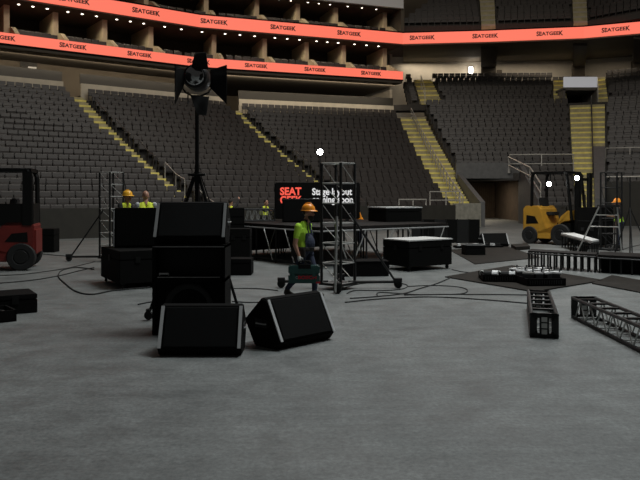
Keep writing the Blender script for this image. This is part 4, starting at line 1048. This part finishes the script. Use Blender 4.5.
cable('cable', 'cable curving out from beneath the road case to a wide loop', [(453, 277), (437, 284), (420, 289), (404, 294), (378, 297), (350, 299)], .011)
cable('cable', 'wide cable loop right of the outrigger foot', [(407, 287), (430, 286), (455, 287), (467, 290), (463, 294), (440, 295), (415, 295), (380, 293), (378, 297)], .010)
cable('cable', 'cable running right across the floor to the short truss, the further one', [(404, 295.5), (440, 295), (490, 295), (528, 295.5)], .010)
cable('cable', 'cable running right across the floor to the short truss, the nearer one', [(345, 303), (380, 299.5), (430, 297.5), (480, 300), (528, 304)], .011)
cable('cable', 'cable lying on the bare floor right of the stepladder, at the right edge', [(622, 250), (632, 247), (645, 244)], .010)
cable('cable', 'cable stretched over the floor between stage and the flight of trays', [(452, 270), (470, 273), (490, 271), (510, 268)], .010)
# ======================= people =======================
M_skin = mat('skin', (.42, .22, .15), .5); M_hivis = mat('lime_shirt', (.50, .85, .06), .75); M_vest = mat('yellow_vest', (.70, .80, .05), .75)
M_navy = mat('navy_denim', (.025, .032, .060), .85); M_blkcl = mat('black_cloth', (.012, .012, .013), .85); M_greysl = mat('grey_sleeve', (.42, .43, .45), .85)
M_hat = mat('orange_hard_hat', (.95, .32, .02), .35); M_hair = mat('dark_hair', (.015, .010, .008), .8); M_boot = mat('work_boots', (.03, .022, .015), .7)
M_glove = mat('white_glove', (.72, .70, .66), .8); M_hatb = mat('yellow_hard_hat', (.9, .45, .03), .35); M_belt = mat('tool_belt_leather', (.02, .016, .013), .8)
def capsule(bm_v, a, b, ra, rb, sq=1.0, n=12):
    """tapered capsule as verts/faces appended to MB-like; sq flattens along y"""
    a = Vector(a); b = Vector(b); d = b-a; L = d.length; d = d/L if L > 1e-6 else Vector((0, 0, 1)); u = d.orthogonal().normalized(); w_ = d.cross(u)
    rings = [(-ra*.95, ra*.30), (-ra*.6, ra*.8), (0, ra), (L, rb), (L+rb*.6, rb*.8), (L+rb*.95, rb*.30)]
    vs = []
    for t, r_ in rings:
        for k in range(n):
            an = 2*PI*k/n; vs.append(a+d*t+(u*math.cos(an)+w_*math.sin(an))*r_)
    m = len(rings); fs = [(i*n+k, i*n+(k+1) % n, (i+1)*n+(k+1) % n, (i+1)*n+k) for i in range(m-1) for k in range(n)]+[tuple(reversed(range(n))), tuple(range((m-1)*n, m*n))]
    bm_v.add(vs, fs)
def ellipsoid(mb, c, r, n=16, m=10):
    vs = []; c = Vector(c)
    for i in range(1, m):
        th = PI*i/m
        for k in range(n): a = 2*PI*k/n; vs.append(c+Vector((r[0]*math.sin(th)*math.cos(a), r[1]*math.sin(th)*math.sin(a), r[2]*math.cos(th))))
    vs += [c+Vector((0, 0, r[2])), c-Vector((0, 0, r[2]))]; T = len(vs)-2
    fs = [((i)*n+k, (i)*n+(k+1) % n, (i+1)*n+(k+1) % n, (i+1)*n+k) for i in range(m-2) for k in range(n)]
    fs += [(T, (k+1) % n, k) for k in range(n)]+[(T+1, (m-2)*n+k, (m-2)*n+(k+1) % n) for k in range(n)]
    mb.add(vs, fs)
def dist_seg(P, a, b):
    a = np.array(a); b = np.array(b); ab = b-a; t = np.clip(((P-a)@ab)/max(ab@ab, 1e-9), 0, 1); return np.linalg.norm(P-(a+t[:, None]*ab), axis=1)
def person(name, loc, rz, label, J, outfit, voxel=.009, hat=None, extras=None, head_yaw=0, hair=False):
    """J joints: pelvis, chest, neck, head, sh/el/wr/kn/an/hip for L and R; x forward, y left"""
    e_ = empty(name, loc, rz, label, 'person')
    mb = MB(); tags = []   # (a, b, r, tag)
    def cp(a, b, ra, rb, tg): capsule(mb, a, b, ra, rb); tags.append((tuple(a), tuple(b), (ra+rb)/2, tg))
    V = {k: Vector(v) for k, v in J.items() if isinstance(v, tuple)}
    pel, ch, nk, hd = V['pelvis'], V['chest'], V['neck'], V['head']
    for s_ in (-1, 1):
        o = Vector((0, s_*.085, 0)); cp(pel+o*.9, lerp(pel, ch, .5)+o*.8, .125, .115, 'belly' if s_ < 0 else 'belly'); cp(lerp(pel, ch, .5)+o*.8, ch+o*1.1, .115, .12, 'torso')
        cp(ch+o, nk+Vector((0, s_*.09, -.07)), .11, .065, 'torso')
    ellipsoid(mb, lerp(pel, ch, .35)+Vector((.035, 0, 0)), (.15, .15, .17))
    cp(nk+Vector((0, 0, -.06)), hd+Vector((-.01, 0, -.06)), .062, .056, 'skin')
    R_ = Matrix.Rotation(head_yaw, 3, 'Z')
    def hp(x, y, z): return hd+R_ @ Vector((x, y, z))
    ellipsoid(mb, hp(-.012, 0, .035), (.098, .076, .108)); ellipsoid(mb, hp(.030, 0, -.045), (.062, .055, .075))
    tags.append((tuple(hp(-.01, 0, .03)), tuple(hp(.03, 0, -.05)), .09, 'skin'))
    capsule(mb, hp(.085, 0, .012), hp(.105, 0, -.022), .011, .017); capsule(mb, hp(.082, -.018, -.055), hp(.082, .018, -.055), .012, .012)
    for s_ in (-1, 1): ellipsoid(mb, hp(-.012, s_*.078, -.005), (.022, .012, .034), 8, 6)
    for s_, q in ((1, 'l'), (-1, 'r')):
        sh, el, wr = V['sh'+q], V['el'+q], V['wr'+q]
        cp(sh, lerp(sh, el, .55), .066, .055, 'sleeve'); cp(lerp(sh, el, .55), el, .050, .043, 'arm'); cp(el, wr, .043, .029, 'arm')
        # hand: palm, four fingers in two bones, thumb
        hdv = (V['hand'+q] if 'hand'+q in V else wr+(wr-el).normalized()*.09); d = (hdv-wr).normalized()
        sidev = d.cross(Vector((0, 1, 0))); sidev = sidev.normalized() if sidev.length > .2 else Vector((1, 0, 0)); pn = sidev.cross(d).normalized()*s_
        palm = wr+d*.055; cp(wr, palm+d*.02, .030, .034, 'hand')
        curl = J.get('curl'+q, .4)
        for k, ln in enumerate((.070, .080, .075, .058)):
            b0 = palm+d*.03+sidev*(.027-.018*k); d1 = (d+pn*(-curl)*.9).normalized(); d2 = (d*(1-curl*1.2)-pn*(.3+curl*1.2)).normalized()
            m1 = b0+d1*ln*.55; capsule(mb, b0, m1, .0095, .009, n=8); capsule(mb, m1, m1+d2*ln*.5, .009, .0075, n=8); tags.append((tuple(b0), tuple(m1+d2*ln*.4), .01, 'hand'))
        tb = palm-d*.015+sidev*.028; t1 = tb+(sidev+d*.7-pn*.4).normalized()*.035; capsule(mb, tb, t1, .012, .010, n=8); capsule(mb, t1, t1+(d-pn*.5).normalized()*.03, .010, .008, n=8); tags.append((tuple(tb), tuple(t1), .012, 'hand'))
        hp_, kn, an = V['hip'+q], V['kn'+q], V['an'+q]
        cp(pel+Vector((-.02, s_*.085, -.02)), hp_, .125, .105, 'leg'); cp(hp_, kn, .098, .064, 'leg'); cp(kn, lerp(kn, an, .4)+Vector((-.012, 0, 0)), .062, .060, 'leg'); cp(lerp(kn, an, .4), an+Vector((0, 0, .05)), .060, .048, 'leg')
        tv = J.get('toe'+q, (.14, 0, -.05)); cp(an+Vector((0, 0, .02)), an+Vector((-.03, 0, -.035)), .050, .046, 'boot'); cp(an+Vector((0, 0, -.03)), an+Vector(tv), .046, .038, 'boot')
    o = mb.build('body', None, e_)
    md = o.modifiers.new('r', 'REMESH'); md.mode = 'VOXEL'; md.voxel_size = voxel; sm = o.modifiers.new('s', 'SMOOTH'); sm.iterations = 3; sm.factor = .5
    bpy.context.view_layer.update(); dg = bpy.context.evaluated_depsgraph_get(); me = bpy.data.meshes.new_from_object(o.evaluated_get(dg)); o.modifiers.clear(); o.data = me
    me.materials.clear(); keys = ['skin', 'torso', 'belly', 'sleeve', 'arm', 'hand', 'leg', 'boot']
    for k in keys: me.materials.append(outfit[k])
    n = len(me.polygons); Cc = np.empty(n*3); me.polygons.foreach_get('center', Cc); Cc = Cc.reshape(-1, 3)
    best = np.full(n, 9e9); idx = np.zeros(n, int)
    for a, b_, r_, tg in tags:
        dd = dist_seg(Cc, a, b_)-r_; k = dd < best; best[k] = dd[k]; idx[k] = keys.index(tg)
    me.polygons.foreach_set('material_index', idx.astype('i')); me.polygons.foreach_set('use_smooth', [True]*n); me.update()
    for s_ in (-1, 1):
        MB().lathe([(0, -.010), (.008, -.008), (.0115, 0), (.008, .008), (0, .010)], hp(.079, s_*.030, .018), (1, 0, 0), 8).build('eye', mat('eye_dark', (.03, .02, .02), .2), e_)
    if hair:
        h_ = MB(); ellipsoid(h_, hp(-.025, 0, .055), (.095, .080, .098)); h_.build('hair', M_hair, e_, smooth=True)
    if hat:
        hm = MB(); cc = hp(-.008, 0, .055)
        prof = [(.116, -.005), (.114, .03), (.103, .07), (.077, .102), (.04, .118), (0, .122)]
        vs = []; n_ = 24
        for r_, t in prof:
            for k in range(n_): a = 2*PI*k/n_; vs.append(cc+R_ @ Vector((math.cos(a)*r_*1.10, math.sin(a)*r_*.95, t)))
        hm.add(vs, [(i*n_+k, i*n_+(k+1) % n_, (i+1)*n_+(k+1) % n_, (i+1)*n_+k) for i in range(len(prof)-1) for k in range(n_)])
        H_ = hm.build('hard_hat', hat, e_, smooth=True)
        br_ = MB(); v0 = []; v1 = []
        for k in range(n_):
            a = 2*PI*k/n_; ext = .006+.045*max(0, math.cos(a))**2
            v0.append(cc+R_ @ Vector((math.cos(a)*.13, math.sin(a)*.113, .0))); v1.append(cc+R_ @ Vector((math.cos(a)*(.134+ext), math.sin(a)*(.116+.008), -.010-.012*max(0, math.cos(a)))))
        br_.add(v0+v1+[v+Vector((0, 0, .008)) for v in v0+v1], [(k, (k+1) % n_, n_+(k+1) % n_, n_+k) for k in range(n_)]+[(2*n_+k, 2*n_+(k+1) % n_, 3*n_+(k+1) % n_, 3*n_+k) for k in range(n_)]+[(n_+k, n_+(k+1) % n_, 3*n_+(k+1) % n_, 3*n_+k) for k in range(n_)])
        br_.build('brim', hat, H_)
        rd = MB(); rd.tube([cc+R_ @ Vector((.115*math.cos(t_), 0, .02+.118*math.sin(t_))) for t_ in [i*PI/8 for i in range(1, 8)]], .009, 6); rd.build('ridge', hat, H_, smooth=True)
    return e_, o, hp
def shell(e_, body, name, m_, pred, off=.008, thick=.006):
    """garment cut from the body surface, pushed outwards"""
    me = body.data; bm = bmesh.new(); bm.from_mesh(me)
    bm.normal_update(); kill = [f_ for f_ in bm.faces if not pred(f_.calc_center_median(), f_.normal)]
    bmesh.ops.delete(bm, geom=kill, context='FACES')
    for v in bm.verts: v.co += v.normal*off
    n2 = bpy.data.meshes.new(name); bm.to_mesh(n2); bm.free(); n2.materials.clear(); n2.materials.append(m_)
    for p_ in n2.polygons: p_.material_index = 0
    o = bpy.data.objects.new(name, n2); C.objects.link(o); o.parent = e_; md = o.modifiers.new('s', 'SOLIDIFY'); md.thickness = thick; md.offset = 1
    return o
# toolbox worker: walks to the right, seen in profile
wd_ = 12.75; wx = dp(304.5, wd_).x
J = dict(pelvis=(0, 0, .88), chest=(-.01, 0, 1.20), neck=(.02, 0, 1.41), head=(.085, 0, 1.535),
  shr=(-.03, -.20, 1.30), elr=(-.06, -.27, .98), wrr=(.02, -.28, .79), handr=(.04, -.28, .69), curlr=.75,
  shl=(-.01, .20, 1.30), ell=(-.08, .24, 1.0), wrl=(-.08, .22, .77), curll=.5,
  hipr=(-.01, -.095, .80), knr=(-.08, -.09, .45), anr=(-.30, -.09, .12), toer=(.12, 0, -.075),
  hipl=(.02, .095, .80), knl=(.17, .09, .46), anl=(.16, .09, .085), toel=(.15, 0, -.035))
fit = dict(skin=M_skin, torso=M_hivis, belly=M_hivis, sleeve=M_hivis, arm=M_skin, hand=M_glove, leg=M_navy, boot=M_boot)
W, body, hp = person('person', (wx, wd_, 0), math.radians(-24), 'bearded worker in orange hard hat, lime shirt and blue overalls walking right with a toolbox', J, fit, .0085, hat=M_hat, extras=1)
bd = MB(); ellipsoid(bd, hp(.036, 0, -.068), (.062, .060, .055)); ellipsoid(bd, hp(.050, 0, -.095), (.046, .044, .045)); bd.build('beard', M_hair, W, smooth=True)
hb_ = MB(); ellipsoid(hb_, hp(-.040, 0, .02), (.075, .076, .065)); hb_.build('hair', M_hair, W, smooth=True)
def bib(c, n_):
    if c.z < .93 and c.z > .78 and abs(c.y) < .2: return True
    if .93 <= c.z < 1.18 and c.x > .075 and abs(c.y) < .15: return True
    if 1.18 <= c.z < 1.42 and .045 < abs(c.y) < .085 : return True
    if .97 <= c.z < 1.25 and c.x < 0 and abs(abs(c.y)-.03-(.06*(c.z-.97)/.3)) < .022: return True
    return False
shell(W, body, 'overall_bib', M_navy, bib)
shell(W, body, 'tool_belt', M_belt, lambda c, n_: .86 < c.z < .93 and abs(c.y) < .24 and abs(c.x) < .25, .016, .012)
pch = MB(); pch.box((.03, -.215, .83), (.16, .06, .17)); pch.box((-.12, -.16, .84), (.12, .09, .15)); pch.build('belt_pouch', M_belt, W, bevel=.012)
# toolbox
tb = empty('toolbox', (wx+.02, wd_-.30, .255), 0, 'dark green toolbox with red lettering in the hand of the walking worker', 'toolbox')
M_green = mat('toolbox_green', (.020, .085, .075), .5); M_redl = mat('toolbox_red', (.5, .015, .03), .5)
MB().bbox((-.29, -.06, 0), (.27, .06, .155)).build('shell', M_green, tb, bevel=.02); MB().bbox((-.29, -.06, .16), (.27, .06, .32)).build('lid', M_green, tb, bevel=.02)
MB().tube([(-.11, 0, .30), (-.10, 0, .375), (-.07, 0, .39), (.07, 0, .39), (.10, 0, .375), (.11, 0, .30)], .014, 8).build('handle', M_blk, tb)
MB().bbox((-.11, -.066, .26), (.11, -.02, .335)).build('handle_recess', M_blk, tb)
for x in (-.2, .17): MB().bbox((x-.03, -.07, .12), (x+.03, -.058, .20)).build('latch', M_green, tb)
MB().bbox((.20, -.064, .0), (.275, -.05, .03)).build('corner_mark', M_redl, tb)
text_obj('BOSCH', .082, M_redl, (.045, -.064, .105), (PI/2, 0, 0), tb, 'lettering', bold=.003, sx=1.25)
MB().lathe([(.018, 0), (.024, 0), (.024, .004), (.018, .004), (.018, 0)], (-.135, -.064, .105), (0, -1, 0), 18).build('round_emblem', M_steel, tb)
for s_ in (0,):
    tb.location = (wx+.01, wd_-.29, .30)

# ---- distant workers
def stand_pose(lean=.0, armr='down', arml='down', z0=0):
    J = dict(pelvis=(0, 0, .93), chest=(.02+lean*.5, 0, 1.24-lean*.1), neck=(.03+lean, 0, 1.47-lean*.25), head=(.06+lean*1.25, 0, 1.60-lean*.35))
    for q, s_ in (('l', 1), ('r', -1)):
        J['hip'+q] = (0, s_*.095, .85); J['kn'+q] = (.03, s_*.1, .48); J['an'+q] = (-.01, s_*.1, .085); J['toe'+q] = (.15, 0, -.035)
        sh = (.02+lean*.85, s_*.20, 1.40-lean*.22); J['sh'+q] = sh; a = armr if q == 'r' else arml
        if a == 'down': J['el'+q] = (sh[0]-.02, s_*.26, sh[2]-.30); J['wr'+q] = (sh[0]+.06, s_*.27, sh[2]-.56)
        elif a == 'work': J['el'+q] = (sh[0]+.08, s_*.28, sh[2]-.27); J['wr'+q] = (sh[0]+.32, s_*.16, sh[2]-.24)
        elif a == 'up': J['el'+q] = (sh[0]+.16, s_*.24, sh[2]+.14); J['wr'+q] = (sh[0]+.30, s_*.20, sh[2]+.32)
        elif a == 'reach': J['el'+q] = (sh[0]+.22, s_*.24, sh[2]-.14); J['wr'+q] = (sh[0]+.46, s_*.18, sh[2]-.10)
    return J
fv = dict(skin=M_skin, torso=M_vest, belly=M_vest, sleeve=M_greysl, arm=M_greysl, hand=M_skin, leg=M_navy, boot=M_boot)
fd = dict(fv, sleeve=M_blkcl, arm=M_blkcl); fg = dict(fv, sleeve=M_hivis, arm=M_skin, torso=M_hivis)
pl_ = MB()
for i in range(7): pl_.bbox((0, i*.15, .22), (1.75, i*.15+.12, .25))
for x in (0, .8, 1.65): pl_.bbox((x, 0, 0), (x+.1, 1.02, .22))
o = pl_.build('pallet', M_deck); o.location = (dp(106, 16.6).x, 16.55, 0); tag(o, 'wooden pallet on which two workers stand behind the large road case', 'pallet')
d = 16.75
person('person', (dp(146.5, d).x, d, .25), math.radians(115), 'bare-headed worker in yellow vest and grey sleeves, back half turned, behind the speaker box', stand_pose(.04, 'work', 'work'), fv, .013)
d = 17.4
person('person', (dp(121.5, d).x, d, .25), math.radians(-20), 'worker in an orange hard hat bending forward behind the speaker box, dark sleeves', stand_pose(.10, 'work', 'work'), fd, .013, hat=M_hatb)
d = 27.5
person('person', (dp(229, d).x, d, 0), math.radians(60), 'small figure in a yellow vest raising an arm, right behind the speaker stack', stand_pose(.05, 'up', 'work'), fd, .014, hair=True)
person('person', (dp(263, 28.6).x, 28.6, 0), math.radians(-40), 'distant worker in yellow vest behind the left of the stage, arm stretched out', stand_pose(.10, 'reach', 'work'), dict(fd, torso=M_vest, belly=M_blkcl), .014, hair=True)
person('person', (dp(360, 25.3).x, 25.3, 0), math.radians(200), 'worker in an orange vest mostly hidden behind the right leg of the truss tower', stand_pose(.25, 'work', 'work'), dict(fv, torso=M_hat, belly=M_hat, sleeve=M_blkcl, arm=M_blkcl), .014, hair=True)
person('person', (dp(620, 24.2).x, 24.2, 0), math.radians(150), 'worker in an orange hard hat and lime vest behind the stepladder, right', stand_pose(.03, 'work', 'down'), dict(fg, sleeve=M_blkcl, torso=M_blkcl, belly=M_hivis), .013, hat=M_hat)
